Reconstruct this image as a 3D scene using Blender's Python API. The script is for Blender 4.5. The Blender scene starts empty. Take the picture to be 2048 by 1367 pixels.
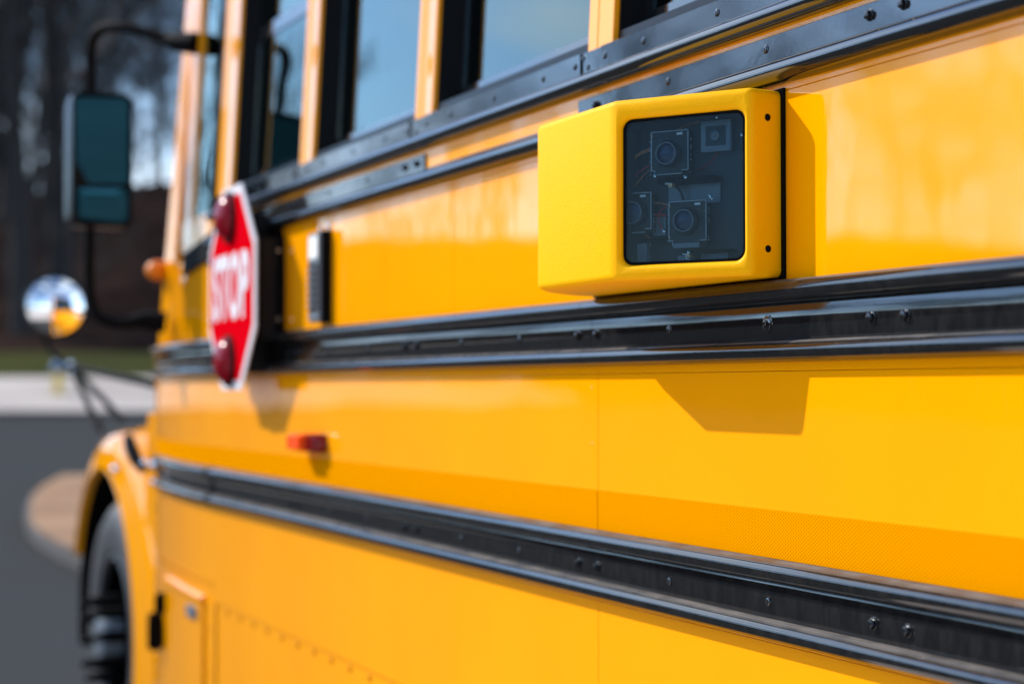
import bpy, bmesh, math, random
from mathutils import Vector, Matrix

S = bpy.context.scene
COL = S.collection
R = math.radians

# ------------------------------------------------------------------ camera, world, sun, exposure
EYE = 1.35          # camera height; bus side is the plane y = 0, bus front towards -x
DIST = 1.10         # camera to bus side
YAW = R(23.4)
PITCH = math.atan(92.5 / 3600)
FPX = 3600.0
CAM = Vector((0, -DIST, EYE))
FW = Vector((-math.cos(YAW) * math.cos(PITCH), math.sin(YAW) * math.cos(PITCH), math.sin(PITCH)))
cd = bpy.data.cameras.new('camera')
cam = bpy.data.objects.new('camera', cd)
COL.objects.link(cam)
cam.location = CAM
cam.rotation_euler = FW.to_track_quat('-Z', 'Y').to_euler()
cd.sensor_width = 36
cd.lens = FPX / 2048 * 36
cd.clip_start = 0.05
cd.clip_end = 4000
cd.dof.use_dof = True
cd.dof.focus_distance = 2.06
cd.dof.aperture_fstop = 3.1
S.camera = cam
RIGHT = Vector((math.sin(YAW), math.cos(YAW), 0))
UP = RIGHT.cross(FW)

SUN_FROM = Vector((-1.22, -1.0, 1.25)).normalized()
sd = bpy.data.lights.new('sun', 'SUN')
sun = bpy.data.objects.new('sun', sd)
COL.objects.link(sun)
sun.rotation_euler = SUN_FROM.to_track_quat('Z', 'Y').to_euler()
sun.location = (-10, -10, 20)
sd.energy = 3.5
sd.angle = R(0.5)
sd.color = (1.0, 0.955, 0.89)

world = bpy.data.worlds.new('World')
S.world = world
world.use_nodes = True
wn, wl = world.node_tree.nodes, world.node_tree.links
wn.clear()
wout = wn.new('ShaderNodeOutputWorld')
bg = wn.new('ShaderNodeBackground')
sky = wn.new('ShaderNodeTexSky')
sky.sky_type = 'NISHITA'
sky.sun_disc = False
sky.sun_elevation = math.asin(SUN_FROM.z)
sky.sun_rotation = math.atan2(SUN_FROM.x, SUN_FROM.y)
sky.dust_density = 0.1
sky.altitude = 1200
sky.ozone_density = 3.0
tc = wn.new('ShaderNodeTexCoord')
mp = wn.new('ShaderNodeMapping')
mp.inputs['Scale'].default_value = (1.0, 1.0, 3.2)
mp.inputs['Location'].default_value = (0.35, 0.2, 0.1)
wl.new(tc.outputs['Generated'], mp.inputs['Vector'])
cn = wn.new('ShaderNodeTexNoise')
cn.inputs['Scale'].default_value = 2.6
cn.inputs['Detail'].default_value = 5
cn.inputs['Roughness'].default_value = 0.5
wl.new(mp.outputs['Vector'], cn.inputs['Vector'])
cr = wn.new('ShaderNodeMapRange')
cr.inputs['From Min'].default_value = 0.49
cr.inputs['From Max'].default_value = 0.70
wl.new(cn.outputs['Fac'], cr.inputs['Value'])
mx = wn.new('ShaderNodeMix'); mx.data_type = 'RGBA'
mx.inputs['B'].default_value = (5.6, 6.3, 7.0, 1)
wl.new(cr.outputs['Result'], mx.inputs['Factor'])
wl.new(sky.outputs['Color'], mx.inputs['A'])
# the hazy air and thin cloud on the sun's side scatter more light
dt = wn.new('ShaderNodeVectorMath'); dt.operation = 'DOT_PRODUCT'
dt.inputs[1].default_value = SUN_FROM
wl.new(tc.outputs['Generated'], dt.inputs[0])
m0 = wn.new('ShaderNodeMath'); m0.operation = 'MAXIMUM'; m0.inputs[1].default_value = 0.0
wl.new(dt.outputs['Value'], m0.inputs[0])
m1 = wn.new('ShaderNodeMath'); m1.operation = 'POWER'; m1.inputs[1].default_value = 5.0
wl.new(m0.outputs[0], m1.inputs[0])
m2 = wn.new('ShaderNodeMath'); m2.operation = 'MULTIPLY_ADD'; m2.inputs[1].default_value = 1.3; m2.inputs[2].default_value = 1.0
wl.new(m1.outputs[0], m2.inputs[0])
m3 = wn.new('ShaderNodeMath'); m3.operation = 'MULTIPLY'; m3.inputs[1].default_value = -1.0
wl.new(dt.outputs['Value'], m3.inputs[0])
m4 = wn.new('ShaderNodeMath'); m4.operation = 'MAXIMUM'; m4.inputs[1].default_value = 0.0
wl.new(m3.outputs[0], m4.inputs[0])
m5 = wn.new('ShaderNodeMath'); m5.operation = 'MULTIPLY_ADD'; m5.inputs[1].default_value = 1.1
wl.new(m4.outputs[0], m5.inputs[0]); wl.new(m2.outputs[0], m5.inputs[2])
vs_ = wn.new('ShaderNodeVectorMath'); vs_.operation = 'SCALE'
wl.new(mx.outputs['Result'], vs_.inputs[0]); wl.new(m5.outputs[0], vs_.inputs['Scale'])
wl.new(vs_.outputs['Vector'], bg.inputs['Color'])
bg.inputs['Strength'].default_value = 0.145
wl.new(bg.outputs['Background'], wout.inputs['Surface'])

S.view_settings.view_transform = 'Standard'
S.view_settings.look = 'None'
S.view_settings.gamma = 1
S.view_settings.use_curve_mapping = False
S.view_settings.exposure = 0.7
S.render.engine = 'CYCLES'
S.cycles.use_denoising = True
S.cycles.max_bounces = 8
S.cycles.sample_clamp_indirect = 6
S.cycles.sample_clamp_direct = 14

# ------------------------------------------------------------------ measuring helpers
def ray(px, py):
    return (FW + RIGHT * ((px - 1024) / FPX) + UP * ((683.5 - py) / FPX))
def at(px, py, z):                       # point at depth z along the view
    return CAM + ray(px, py) * z
def on_side(px, py, p=0.0):              # point on the plane p metres outside the bus side
    d = ray(px, py)
    return CAM + d * ((-p - CAM.y) / d.y)
def Lx(px, p=0.0):                       # distance along the bus of an image column
    return -on_side(px, 776, p).x
def W(L, p, h):                          # L forward, p outward, h above the eye
    return Vector((-L, -p, EYE + h))

# ------------------------------------------------------------------ materials
MATS = {}
def mat(name, col, rough=0.5, metal=0.0, coat=0.0, spec=0.5, bump=None, vary=None, dust=None, emis=None, coat_rough=0.03):
    m = bpy.data.materials.new(name); m.use_nodes = True
    n, l = m.node_tree.nodes, m.node_tree.links
    b = n['Principled BSDF']
    b.inputs['Base Color'].default_value = (*col, 1)
    b.inputs['Roughness'].default_value = rough
    b.inputs['Metallic'].default_value = metal
    b.inputs['Coat Weight'].default_value = coat
    b.inputs['Coat Roughness'].default_value = coat_rough
    b.inputs['Coat IOR'].default_value = 1.8 if name == 'rail_black_clean' else (1.6 if name == 'rail_black' else 1.45)
    b.inputs['Specular IOR Level'].default_value = spec
    tcn = n.new('ShaderNodeTexCoord')
    def noise(scale, detail=3, stretch=(1, 1, 1), rgh=0.5):
        mp_ = n.new('ShaderNodeMapping'); mp_.inputs['Scale'].default_value = stretch
        l.new(tcn.outputs['Object'], mp_.inputs['Vector'])
        t = n.new('ShaderNodeTexNoise'); t.inputs['Scale'].default_value = scale
        t.inputs['Detail'].default_value = detail; t.inputs['Roughness'].default_value = rgh
        l.new(mp_.outputs['Vector'], t.inputs['Vector'])
        return t.outputs['Fac']
    def rng(src, a, b_, c=0.0, d=1.0):
        r = n.new('ShaderNodeMapRange')
        r.inputs['From Min'].default_value = a; r.inputs['From Max'].default_value = b_
        r.inputs['To Min'].default_value = c; r.inputs['To Max'].default_value = d
        l.new(src, r.inputs['Value']); return r.outputs['Result']
    def mixc(fac, A, B):
        x = n.new('ShaderNodeMix'); x.data_type = 'RGBA'
        l.new(fac, x.inputs['Factor'])
        for key, v in (('A', A), ('B', B)):
            if isinstance(v, tuple): x.inputs[key].default_value = (*v, 1)
            else: l.new(v, x.inputs[key])
        return x.outputs['Result']
    colsrc = None
    if vary:                              # (scale, second colour, low, high, stretch)
        sc, c2, lo, hi, st = vary
        colsrc = mixc(rng(noise(sc, 4, st), lo, hi), col, c2)
        l.new(colsrc, b.inputs['Base Color'])
    if dust:                              # (scale, colour, low, high, stretch, amount)
        sc, c2, lo, hi, st, am = dust
        f1 = rng(noise(sc, 6, st, 0.65), lo, hi, 0, am)
        f2 = rng(noise(2.3, 2, (1, 1, 1)), 0.3, 0.65, 0.35, 1)
        mu = n.new('ShaderNodeMath'); mu.operation = 'MULTIPLY'
        l.new(f1, mu.inputs[0]); l.new(f2, mu.inputs[1])
        f = mu.outputs[0]
        colsrc = mixc(f, colsrc if colsrc is not None else col, c2)
        l.new(colsrc, b.inputs['Base Color'])
        l.new(rng(f, 0, 1, rough, 0.75), b.inputs['Roughness'])
        if coat:
            l.new(rng(f, 0, 1, coat, 0.1), b.inputs['Coat Weight'])
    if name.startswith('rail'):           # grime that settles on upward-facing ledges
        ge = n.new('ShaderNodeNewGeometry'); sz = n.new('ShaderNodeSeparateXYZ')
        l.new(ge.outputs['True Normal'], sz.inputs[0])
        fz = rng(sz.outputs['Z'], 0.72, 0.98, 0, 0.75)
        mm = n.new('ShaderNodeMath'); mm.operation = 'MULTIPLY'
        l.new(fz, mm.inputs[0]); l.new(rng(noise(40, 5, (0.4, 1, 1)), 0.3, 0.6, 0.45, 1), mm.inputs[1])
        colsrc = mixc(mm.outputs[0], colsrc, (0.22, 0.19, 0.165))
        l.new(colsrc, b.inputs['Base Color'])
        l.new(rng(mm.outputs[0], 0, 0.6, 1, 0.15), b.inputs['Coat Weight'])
    if bump:                              # list of (scale, distance, stretch)
        prev = None
        for sc, dist, st in bump:
            bn = n.new('ShaderNodeBump'); bn.inputs['Strength'].default_value = 1
            bn.inputs['Distance'].default_value = dist
            l.new(noise(sc, 2, st), bn.inputs['Height'])
            if prev: l.new(prev, bn.inputs['Normal'])
            prev = bn.outputs['Normal']
        l.new(prev, b.inputs['Normal'])
        if coat: l.new(prev, b.inputs['Coat Normal'])
    if emis:
        b.inputs['Emission Color'].default_value = (*col, 1); b.inputs['Emission Strength'].default_value = emis
    MATS[name] = m
    return m

YEL = (0.89, 0.326, 0.0)
mat('bus_paint', YEL, 0.5, coat=1.0, spec=0.0, coat_rough=0.035,
    bump=[(2.2, 0.0045, (1.0, 1, 0.35)), (9.0, 0.0003, (1, 1, 0.5))],
    vary=(3.0, (0.87, 0.308, 0.0), 0.35, 0.7, (1, 1, 1)), dust=(70, (0.60, 0.33, 0.06), 0.58, 0.95, (1, 1, 0.10), 0.16))
mat('pillar_paint', YEL, 0.5, coat=1.0, spec=0.0, bump=[(60, 0.00015, (1, 1, 0.1))])
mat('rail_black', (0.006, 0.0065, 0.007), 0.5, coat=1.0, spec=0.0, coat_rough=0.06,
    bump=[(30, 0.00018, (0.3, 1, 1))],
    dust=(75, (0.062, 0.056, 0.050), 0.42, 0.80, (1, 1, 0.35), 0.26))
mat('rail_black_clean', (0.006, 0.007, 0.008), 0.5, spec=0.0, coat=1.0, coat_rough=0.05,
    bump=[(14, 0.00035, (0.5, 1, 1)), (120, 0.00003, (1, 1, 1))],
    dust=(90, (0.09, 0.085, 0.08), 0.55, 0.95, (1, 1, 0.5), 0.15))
mat('bolt_black', (0.006, 0.006, 0.007), 0.2, spec=0.5)
mat('rivet_paint', (0.50, 0.17, 0.0), 0.6, spec=0.1)
mat('housing_yellow', (0.90, 0.42, 0.0), 0.45, spec=0.06, bump=[(300, 0.00032, (1, 1, 1)), (45, 0.0003, (1, 1, 1))], dust=(30, (0.62, 0.36, 0.08), 0.5, 0.8, (1, 1, 1), 0.10))
mat('rubber_black', (0.003, 0.003, 0.003), 0.7, spec=0.06)
mat('gloss_black', (0.005, 0.005, 0.006), 0.30, spec=0.12)
mat('dark_interior', (0.018, 0.030, 0.038), 0.6, vary=(25, (0.032, 0.048, 0.058), 0.4, 0.7, (1, 1, 1)))
mat('cabin_dark', (0.010, 0.010, 0.012), 0.8)
mat('board_green', (0.006, 0.009, 0.010), 0.45, vary=(220, (0.05, 0.06, 0.05), 0.6, 0.7, (1, 1, 1)))
mat('silver', (0.62, 0.64, 0.66), 0.35)
mat('dull_metal', (0.24, 0.26, 0.28), 0.4)
mat('lens_glass', (0.006, 0.018, 0.06), 0.04, spec=0.5)
mat('lens_ring', (0.018, 0.021, 0.026), 0.3, spec=0.4)
mat('gold', (0.75, 0.42, 0.22), 0.35, metal=0.5)
mat('label_white', (0.75, 0.72, 0.66), 0.5)
mat('wire_orange', (0.55, 0.20, 0.07), 0.5)
mat('wire_red', (0.45, 0.03, 0.03), 0.5)
mat('wire_black', (0.02, 0.018, 0.018), 0.5)
mat('sign_red', (0.55, 0.001, 0.006), 0.4, spec=0.0)
mat('sign_white', (0.66, 0.62, 0.62), 0.4, spec=0.2)
mat('lamp_red', (0.20, 0.001, 0.008), 0.22, spec=0.18)
mat('lamp_orange', (0.95, 0.075, 0.0), 0.2, spec=0.3)
mat('lamp_dark_red', (0.16, 0.003, 0.001), 0.2, spec=0.3)
mat('amber', (0.75, 0.20, 0.003), 0.2, spec=0.25)
mat('mirror', (0.93, 0.95, 0.96), 0.02, metal=1.0)
mat('mirror_tinted', (0.010, 0.042, 0.060), 0.03, metal=1.0)
mat('chrome', (0.85, 0.86, 0.88), 0.08, metal=1.0)
mat('tyre', (0.022, 0.022, 0.023), 0.62, dust=(20, (0.10, 0.09, 0.08), 0.45, 0.8, (1, 1, 1), 0.5))
mat('rim_dark', (0.02, 0.022, 0.025), 0.35, coat=0.4)
mat('plastic_grey', (0.13, 0.15, 0.17), 0.3, coat=0.3)
mat('seat_green', (0.02, 0.04, 0.035), 0.6)
mat('asphalt', (0.047, 0.050, 0.050), 0.9, spec=0.0, vary=(0.35, (0.048, 0.048, 0.046), 0.35, 0.65, (1, 1, 1)), bump=[(90, 0.003, (1, 1, 1))])
mat('bounce_pale', (0.62, 0.55, 0.49), 0.9, spec=0.1, vary=(0.6, (0.50, 0.44, 0.39), 0.4, 0.65, (1, 1, 1)))
mat('pale_paving', (0.44, 0.38, 0.33), 0.9, spec=0.1, vary=(0.25, (0.35, 0.30, 0.26), 0.4, 0.65, (1, 1, 1)))
mat('tan_concrete', (0.32, 0.20, 0.125), 0.9, spec=0.0, vary=(0.8, (0.24, 0.145, 0.09), 0.4, 0.65, (1, 1, 1)))
mat('kerb', (0.06, 0.050, 0.045), 0.85)
mat('grass', (0.050, 0.052, 0.018), 0.9, spec=0.0, vary=(0.5, (0.040, 0.044, 0.018), 0.4, 0.65, (1, 1, 1)))
mat('leaf_litter', (0.016, 0.010, 0.009), 0.95, spec=0.0, vary=(0.25, (0.030, 0.019, 0.015), 0.4, 0.65, (1, 1, 1)), bump=[(3, 0.1, (1, 1, 1))])
mat('bark', (0.016, 0.013, 0.012), 0.9, bump=[(20, 0.02, (1, 1, 0.2))])
mat('twig', (0.016, 0.014, 0.014), 0.9)
mat('evergreen', (0.022, 0.040, 0.022), 0.9, vary=(2, (0.035, 0.06, 0.028), 0.4, 0.7, (1, 1, 1)))
mat('hydrant_yellow', (0.65, 0.42, 0.02), 0.5)
mat('hydrant_blue', (0.01, 0.11, 0.28), 0.4)

def tape_material():
    m = mat('reflective_tape', (0.86, 0.27, 0.0), 0.5, spec=0.0)
    n, l = m.node_tree.nodes, m.node_tree.links
    b = n['Principled BSDF']
    tcn = [x for x in n if x.bl_idname == 'ShaderNodeTexCoord'][0]
    sp = n.new('ShaderNodeSeparateXYZ'); l.new(tcn.outputs['Object'], sp.inputs[0])
    def mth(op, a, c=None):
        q = n.new('ShaderNodeMath'); q.operation = op
        for i, v in enumerate((a, c)):
            if v is None: continue
            if isinstance(v, (int, float)): q.inputs[i].default_value = v
            else: l.new(v, q.inputs[i])
        return q.outputs[0]
    cx = mth('COSINE', mth('MULTIPLY', sp.outputs['X'], math.pi / 0.0034))
    cz = mth('COSINE', mth('MULTIPLY', sp.outputs['Z'], math.pi / 0.0022))
    f = mth('MULTIPLY', cx, cz)
    r = n.new('ShaderNodeMapRange'); r.inputs['From Min'].default_value = 0.25; r.inputs['From Max'].default_value = 0.75
    l.new(f, r.inputs['Value'])
    x = n.new('ShaderNodeMix'); x.data_type = 'RGBA'
    x.inputs['A'].default_value = (0.66, 0.235, 0.0, 1); x.inputs['B'].default_value = (0.40, 0.115, 0.0, 1)
    l.new(r.outputs['Result'], x.inputs['Factor']); l.new(x.outputs['Result'], b.inputs['Base Color'])
tape_material()

def glass_material(name, tint, ior, refl=(1, 1, 1), rough=0.0, bump=0.0):
    m = bpy.data.materials.new(name); m.use_nodes = True
    n, l = m.node_tree.nodes, m.node_tree.links
    n.clear()
    o = n.new('ShaderNodeOutputMaterial'); mxs = n.new('ShaderNodeMixShader')
    tr = n.new('ShaderNodeBsdfTransparent'); tr.inputs['Color'].default_value = (*tint, 1)
    gl = n.new('ShaderNodeBsdfGlossy'); gl.inputs['Roughness'].default_value = rough
    gl.inputs['Color'].default_value = (*refl, 1)
    fr = n.new('ShaderNodeFresnel'); fr.inputs['IOR'].default_value = ior
    if bump:
        tcn = n.new('ShaderNodeTexCoord'); nz = n.new('ShaderNodeTexNoise'); nz.inputs['Scale'].default_value = 2.0
        l.new(tcn.outputs['Object'], nz.inputs['Vector'])
        bp = n.new('ShaderNodeBump'); bp.inputs['Distance'].default_value = bump
        l.new(nz.outputs['Fac'], bp.inputs['Height']); l.new(bp.outputs['Normal'], gl.inputs['Normal'])
    l.new(fr.outputs[0], mxs.inputs[0]); l.new(tr.outputs[0], mxs.inputs[1]); l.new(gl.outputs[0], mxs.inputs[2])
    l.new(mxs.outputs[0], o.inputs['Surface'])
    MATS[name] = m
glass_material('window_glass', (0.30, 0.36, 0.38), 1.75, refl=(0.82, 1.0, 0.95), bump=0.002)
glass_material('housing_glass', (0.66, 0.78, 0.84), 1.22, rough=0.01)

# ------------------------------------------------------------------ object helpers
WORLD_LOC = {}
def new_obj(name, me, m=None, parent=None, smooth=None):
    if m: me.materials.append(MATS[m])
    if smooth is not None:
        for p in me.polygons: p.use_smooth = True
        if smooth < 180: me.set_sharp_from_angle(angle=R(smooth))
    o = bpy.data.objects.new(name, me)
    COL.objects.link(o)
    if parent is not None:
        o.parent = parent
        o.location = -WORLD_LOC.get(parent.name, Vector((0, 0, 0)))
        # children of a part whose own world origin is 0 need no offset
    WORLD_LOC[o.name] = Vector((0, 0, 0))
    return o
def obj(name, bm, m=None, parent=None, smooth=None, normals=True):
    if normals: bmesh.ops.recalc_face_normals(bm, faces=bm.faces)
    me = bpy.data.meshes.new(name); bm.to_mesh(me); bm.free()
    return new_obj(name, me, m, parent, smooth)
def empty(name, loc, label, cat, group=None):
    o = bpy.data.objects.new(name, None); COL.objects.link(o)
    o.location = loc; o.empty_display_size = 0.2
    WORLD_LOC[o.name] = Vector(loc)
    tag(o, label, cat, group); return o
def tag(o, label=None, cat=None, group=None, kind=None):
    if label: o['label'] = label
    if cat: o['category'] = cat
    if group: o['group'] = group
    if kind: o['kind'] = kind
    return o
def box(bm, a, b):
    """axis box between two (L,p,h) corners"""
    A, B = W(*a), W(*b)
    vs = [bm.verts.new((x, y, z)) for x in (A.x, B.x) for y in (A.y, B.y) for z in (A.z, B.z)]
    for f in ((0, 1, 3, 2), (4, 6, 7, 5), (0, 4, 5, 1), (2, 3, 7, 6), (0, 2, 6, 4), (1, 5, 7, 3)):
        bm.faces.new([vs[i] for i in f])
    return vs
def hexa(bm, pts):
    """8 points: bottom ring (4) then top ring (4)"""
    v = [bm.verts.new(p) for p in pts]
    for f in ((0, 1, 2, 3), (7, 6, 5, 4), (0, 4, 5, 1), (1, 5, 6, 2), (2, 6, 7, 3), (3, 7, 4, 0)):
        bm.faces.new([v[i] for i in f])
def loft(bm, rings, cap=True, closed=True):
    vr = [[bm.verts.new(p) for p in r] for r in rings]
    n = len(vr[0])
    for a, b in zip(vr[:-1], vr[1:]):
        for i in range(n if closed else n - 1):
            j = (i + 1) % n
            bm.faces.new((a[i], a[j], b[j], b[i]))
    if cap:
        bm.faces.new(vr[0][::-1]); bm.faces.new(vr[-1])
    return vr
def tube(bm, pts, rad, seg=12, cap=True):
    pts = [Vector(p) for p in pts]
    rr = rad if isinstance(rad, (list, tuple)) else [rad] * len(pts)
    rings = []
    up = None
    for i, p in enumerate(pts):
        d = (pts[min(i + 1, len(pts) - 1)] - pts[max(i - 1, 0)]).normalized()
        if up is None:
            up = d.orthogonal().normalized()
        else:
            up = (up - d * up.dot(d)).normalized()
        s = d.cross(up)
        rings.append([p + (up * math.cos(2 * math.pi * k / seg) + s * math.sin(2 * math.pi * k / seg)) * rr[i] for k in range(seg)])
    return loft(bm, rings, cap)
def spline(pts, n=8):
    """Catmull-Rom"""
    P = [Vector(p) for p in pts]; P = [P[0] * 2 - P[1]] + P + [P[-1] * 2 - P[-2]]
    out = []
    for i in range(1, len(P) - 2):
        for k in range(n):
            t = k / n
            out.append(0.5 * ((2 * P[i]) + (P[i + 1] - P[i - 1]) * t + (2 * P[i - 1] - 5 * P[i] + 4 * P[i + 1] - P[i + 2]) * t * t + (3 * P[i] - P[i - 1] - 3 * P[i + 1] + P[i + 2]) * t ** 3))
    out.append(P[-2]); return out
def lathe(bm, center, axis, prof, seg=32, capend=True):
    """prof: list of (r, a) distance a along the axis"""
    axis = Vector(axis).normalized(); u = axis.orthogonal().normalized(); v = axis.cross(u)
    rings = []
    for r, a in prof:
        r = max(r, 1e-5)
        rings.append([Vector(center) + axis * a + (u * math.cos(2 * math.pi * k / seg) + v * math.sin(2 * math.pi * k / seg)) * r for k in range(seg)])
    loft(bm, rings, capend)
def rrect(w, h, r, n=6):
    """rounded rectangle, centred, list of (u,v)"""
    out = []
    for cx, cy, a0 in ((w / 2 - r, h / 2 - r, 0), (-w / 2 + r, h / 2 - r, 90), (-w / 2 + r, -h / 2 + r, 180), (w / 2 - r, -h / 2 + r, 270)):
        for k in range(n + 1):
            a = R(a0 + 90 * k / n)
            out.append((cx + r * math.cos(a), cy + r * math.sin(a)))
    return out

# ================================================================== THE SETTING
CY, SY = math.cos(YAW), math.sin(YAW)
def wt(w, t, z):                          # w ahead of the camera, t to the right
    return Vector((-w * CY + t * SY, -DIST + w * SY + t * CY, z))
def terrain(w, t):
    pts = [(-4000, 0), (20, 0), (46, 0.64), (48, 1.0), (52, 1.55), (57, 2.35), (70, 5.6), (90, 11.3), (115, 14.5), (170, 16), (4000, 16)]
    for (a, za), (b, zb) in zip(pts[:-1], pts[1:]):
        if a <= w <= b:
            k = 1.0 if w <= 57 else 1.0 - (1 - 0.40) * min(1, max(0, (-t - 32) / 24)) * min(1, (w - 57) / 20)
            return (za + (zb - za) * (w - a) / (b - a)) * k
    return 0
def strip(name, w0, w1, t0, t1, nw, nt, m, dz=0.0, extra=None, amp=0.0, kind='structure'):
    bm = bmesh.new(); rnd = random.Random(5); g = []
    for i in range(nw + 1):
        row = []
        w = w0 + (w1 - w0) * i / nw
        for j in range(nt + 1):
            t = t0 + (t1 - t0) * j / nt
            z = terrain(w, t) + dz + (extra(w, t) if extra else 0) + (amp * rnd.uniform(-1, 1) if 0 < i < nw else 0)
            row.append(bm.verts.new(wt(w, t, z)))
        g.append(row)
    for i in range(nw):
        for j in range(nt):
            bm.faces.new((g[i][j], g[i + 1][j], g[i + 1][j + 1], g[i][j + 1]))
    o = obj(name, bm, m, smooth=60)
    return tag(o, kind=kind)
side_hill = lambda w, t: min(8.3, max(0, (-t - 52)) * 0.19)
strip('road', -260, 46, -52, 260, 153, 20, 'asphalt')
strip('bounce_ground', -24, 3.2, -16, 22, 10, 8, 'bounce_pale', dz=0.004)  # added pale ground, out of view, to bounce fill onto the bus side
strip('pavement', 46, 52, -52, 260, 3, 20, 'pale_paving', dz=0.13)
bm = bmesh.new()                          # kerb of the far pavement
for (t0, t1) in ((-52, 260),):
    z0 = terrain(46, 0)
    hexa(bm, [wt(45.85, t0, z0 - 0.1), wt(46.0, t0, z0 - 0.1), wt(46.0, t1, z0 - 0.1), wt(45.85, t1, z0 - 0.1),
              wt(45.85, t0, z0 + 0.135), wt(46.0, t0, z0 + 0.135), wt(46.0, t1, z0 + 0.135), wt(45.85, t1, z0 + 0.135)])
tag(obj('kerb', bm, 'kerb'), kind='structure')
strip('grass_verge', 52, 57, -52, 260, 4, 80, 'grass', dz=0.13, amp=0.04)
strip('hillside', 57, 1500, -52, 600, 120, 40, 'leaf_litter', dz=0.1, amp=0.15)
strip('side_embankment', -260, 700, -400, -46, 240, 60, 'leaf_litter', dz=-0.12, extra=side_hill)
strip('ground', -1500, -259, -900, 900, 4, 8, 'leaf_litter', dz=-0.2)
strip('far_side_ground', -260, 1500, -1200, -399, 60, 20, 'leaf_litter', dz=-0.3, extra=side_hill)
strip('far_ground', -260, 60, 258, 900, 12, 6, 'leaf_litter', dz=-0.02)

def ground_at(px, py, z=0.0):
    d = ray(px, py); return CAM + d * ((z - CAM.z) / d.z)
isl = [(165, 942), (120, 952), (85, 970), (60, 992), (50, 1016), (56, 1042), (80, 1066), (115, 1085), (165, 1106), (300, 1162), (520, 1150), (520, 960), (320, 925)]
P = [ground_at(x, y, 0.12) for x, y in isl]
bm = bmesh.new()
cen = sum(P, Vector()) / len(P)
loft(bm, [[Vector((p.x, p.y, -0.05)) for p in P], [p.copy() for p in P]])
tag(obj('traffic_island', bm, 'kerb'), kind='structure')
bm = bmesh.new()
ins = [p + (cen - p).normalized() * 0.07 for p in P]
loft(bm, [[Vector((p.x, p.y, 0.122)) for p in ins], [Vector((p.x, p.y, 0.134)) for p in ins]])
tag(obj('island_surface', bm, 'tan_concrete'), kind='structure')

# ------------------------------------------------------------------ trees
def branch_mesh(seed, height, trunk_r, levels=4, spread=0.55, first=0.22, n0=9):
    rnd = random.Random(seed)
    tb, cb = bmesh.new(), bmesh.new()
    def grow(bm, p, d, length, r, lev):
        n = 6 if lev == 0 else 3
        pts, rad = [p.copy()], [r]
        q, dd = p.copy(), d.copy()
        for i in range(n):
            dd = (dd + Vector((rnd.gauss(0, .09), rnd.gauss(0, .09), rnd.gauss(0.02, .05))) * (0.5 if lev == 0 else 1.4)).normalized()
            q = q + dd * (length / n)
            pts.append(q.copy()); rad.append(r * (1 - (0.72 if lev == 0 else 0.8) * (i + 1) / n))
        tube(bm, pts, rad, 8 if lev == 0 else 3, cap=False)
        if lev >= levels: return
        k = n0 if lev == 0 else (8, 6, 4, 3)[lev - 1]
        for i in range(k):
            t = (first + (1 - first) * (i + rnd.random()) / k) if lev == 0 else (0.2 + 0.8 * (i + rnd.random()) / k)
            t = min(t, 0.999)
            f = t * n; a = int(f); b = pts[a].lerp(pts[a + 1], f - a)
            side = Vector((rnd.gauss(0, 1), rnd.gauss(0, 1), rnd.gauss(0.15, .4))).normalized()
            nd = (dd * (1 - spread) + side * spread + Vector((0, 0, 0.16))).normalized()
            grow(cb, b, nd, length * rnd.uniform(0.36, 0.56) * (1.15 - 0.4 * t), max(rad[a] * 0.5, 0.019), lev + 1)
    grow(tb, Vector((0, 0, -0.4)), Vector((0, 0, 1)), height, trunk_r, 0)
    out = []
    for nm, b in (('trunk', tb), ('crown', cb)):
        me = bpy.data.meshes.new(nm); b.to_mesh(me); b.free(); out.append(me)
    out[0].materials.append(MATS['bark']); out[1].materials.append(MATS['twig'])
    return out
bush = branch_mesh(21, 6.0, 0.06, levels=2, n0=16, first=0.04, spread=0.62)
variants = [branch_mesh(11, 22, 0.42, n0=15, first=0.12), branch_mesh(12, 19, 0.20, n0=18, first=0.08, spread=0.68), branch_mesh(13, 24, 0.46, n0=13, spread=0.5)]
def tree(px, w, var, sc, label, group=None, t=None, rz=0.0):
    t = (px - 1024) / FPX * w if t is None else t
    g = 0.1 + (side_hill(w, t) if t < -52 else 0)
    loc = wt(w, t, terrain(w, t) + g)
    o = empty('bare_tree', loc, label, 'tree', group)
    o.rotation_euler.z = rz; o.scale = (sc, sc, sc)
    for nm, me in zip(('trunk', 'crown'), variants[var]):
        c = bpy.data.objects.new(nm, me); COL.objects.link(c); c.parent = o
G = 'bare trees on the hillside ahead'
tree(42, 60, 0, 1.05, 'bare dark tree whose thick trunk stands nearest the left edge of the picture', G, rz=0.3)
tree(118, 63, 2, 1.0, 'bare dark tree whose trunk rises just left of the rectangular side mirror', G, rz=1.3)
tree(-60, 66, 1, 1.1, 'bare tree partly cut off by the left edge of the picture', G, rz=2.1)
tree(82, 78, 1, 1.1, 'slim bare tree between the two thickest dark trunks', G, rz=4.1)
tree(12, 84, 2, 1.0, 'bare tree high on the slope at the far left', G, rz=5.3)
tree(176, 112, 1, 0.95, 'bare tree up the slope behind the rectangular mirror housing', G, rz=0.9)
tree(240, 122, 1, 0.85, 'thin bare tree under the curved mirror arm, against bright cloud', G, rz=2.9)
tree(318, 112, 2, 0.62, 'small bare tree on the hill crest between mirror and windscreen post', G, rz=3.7)
tree(392, 104, 1, 0.85, 'bare tree whose twigs show just left of the windscreen post', G, rz=5.0)
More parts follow.
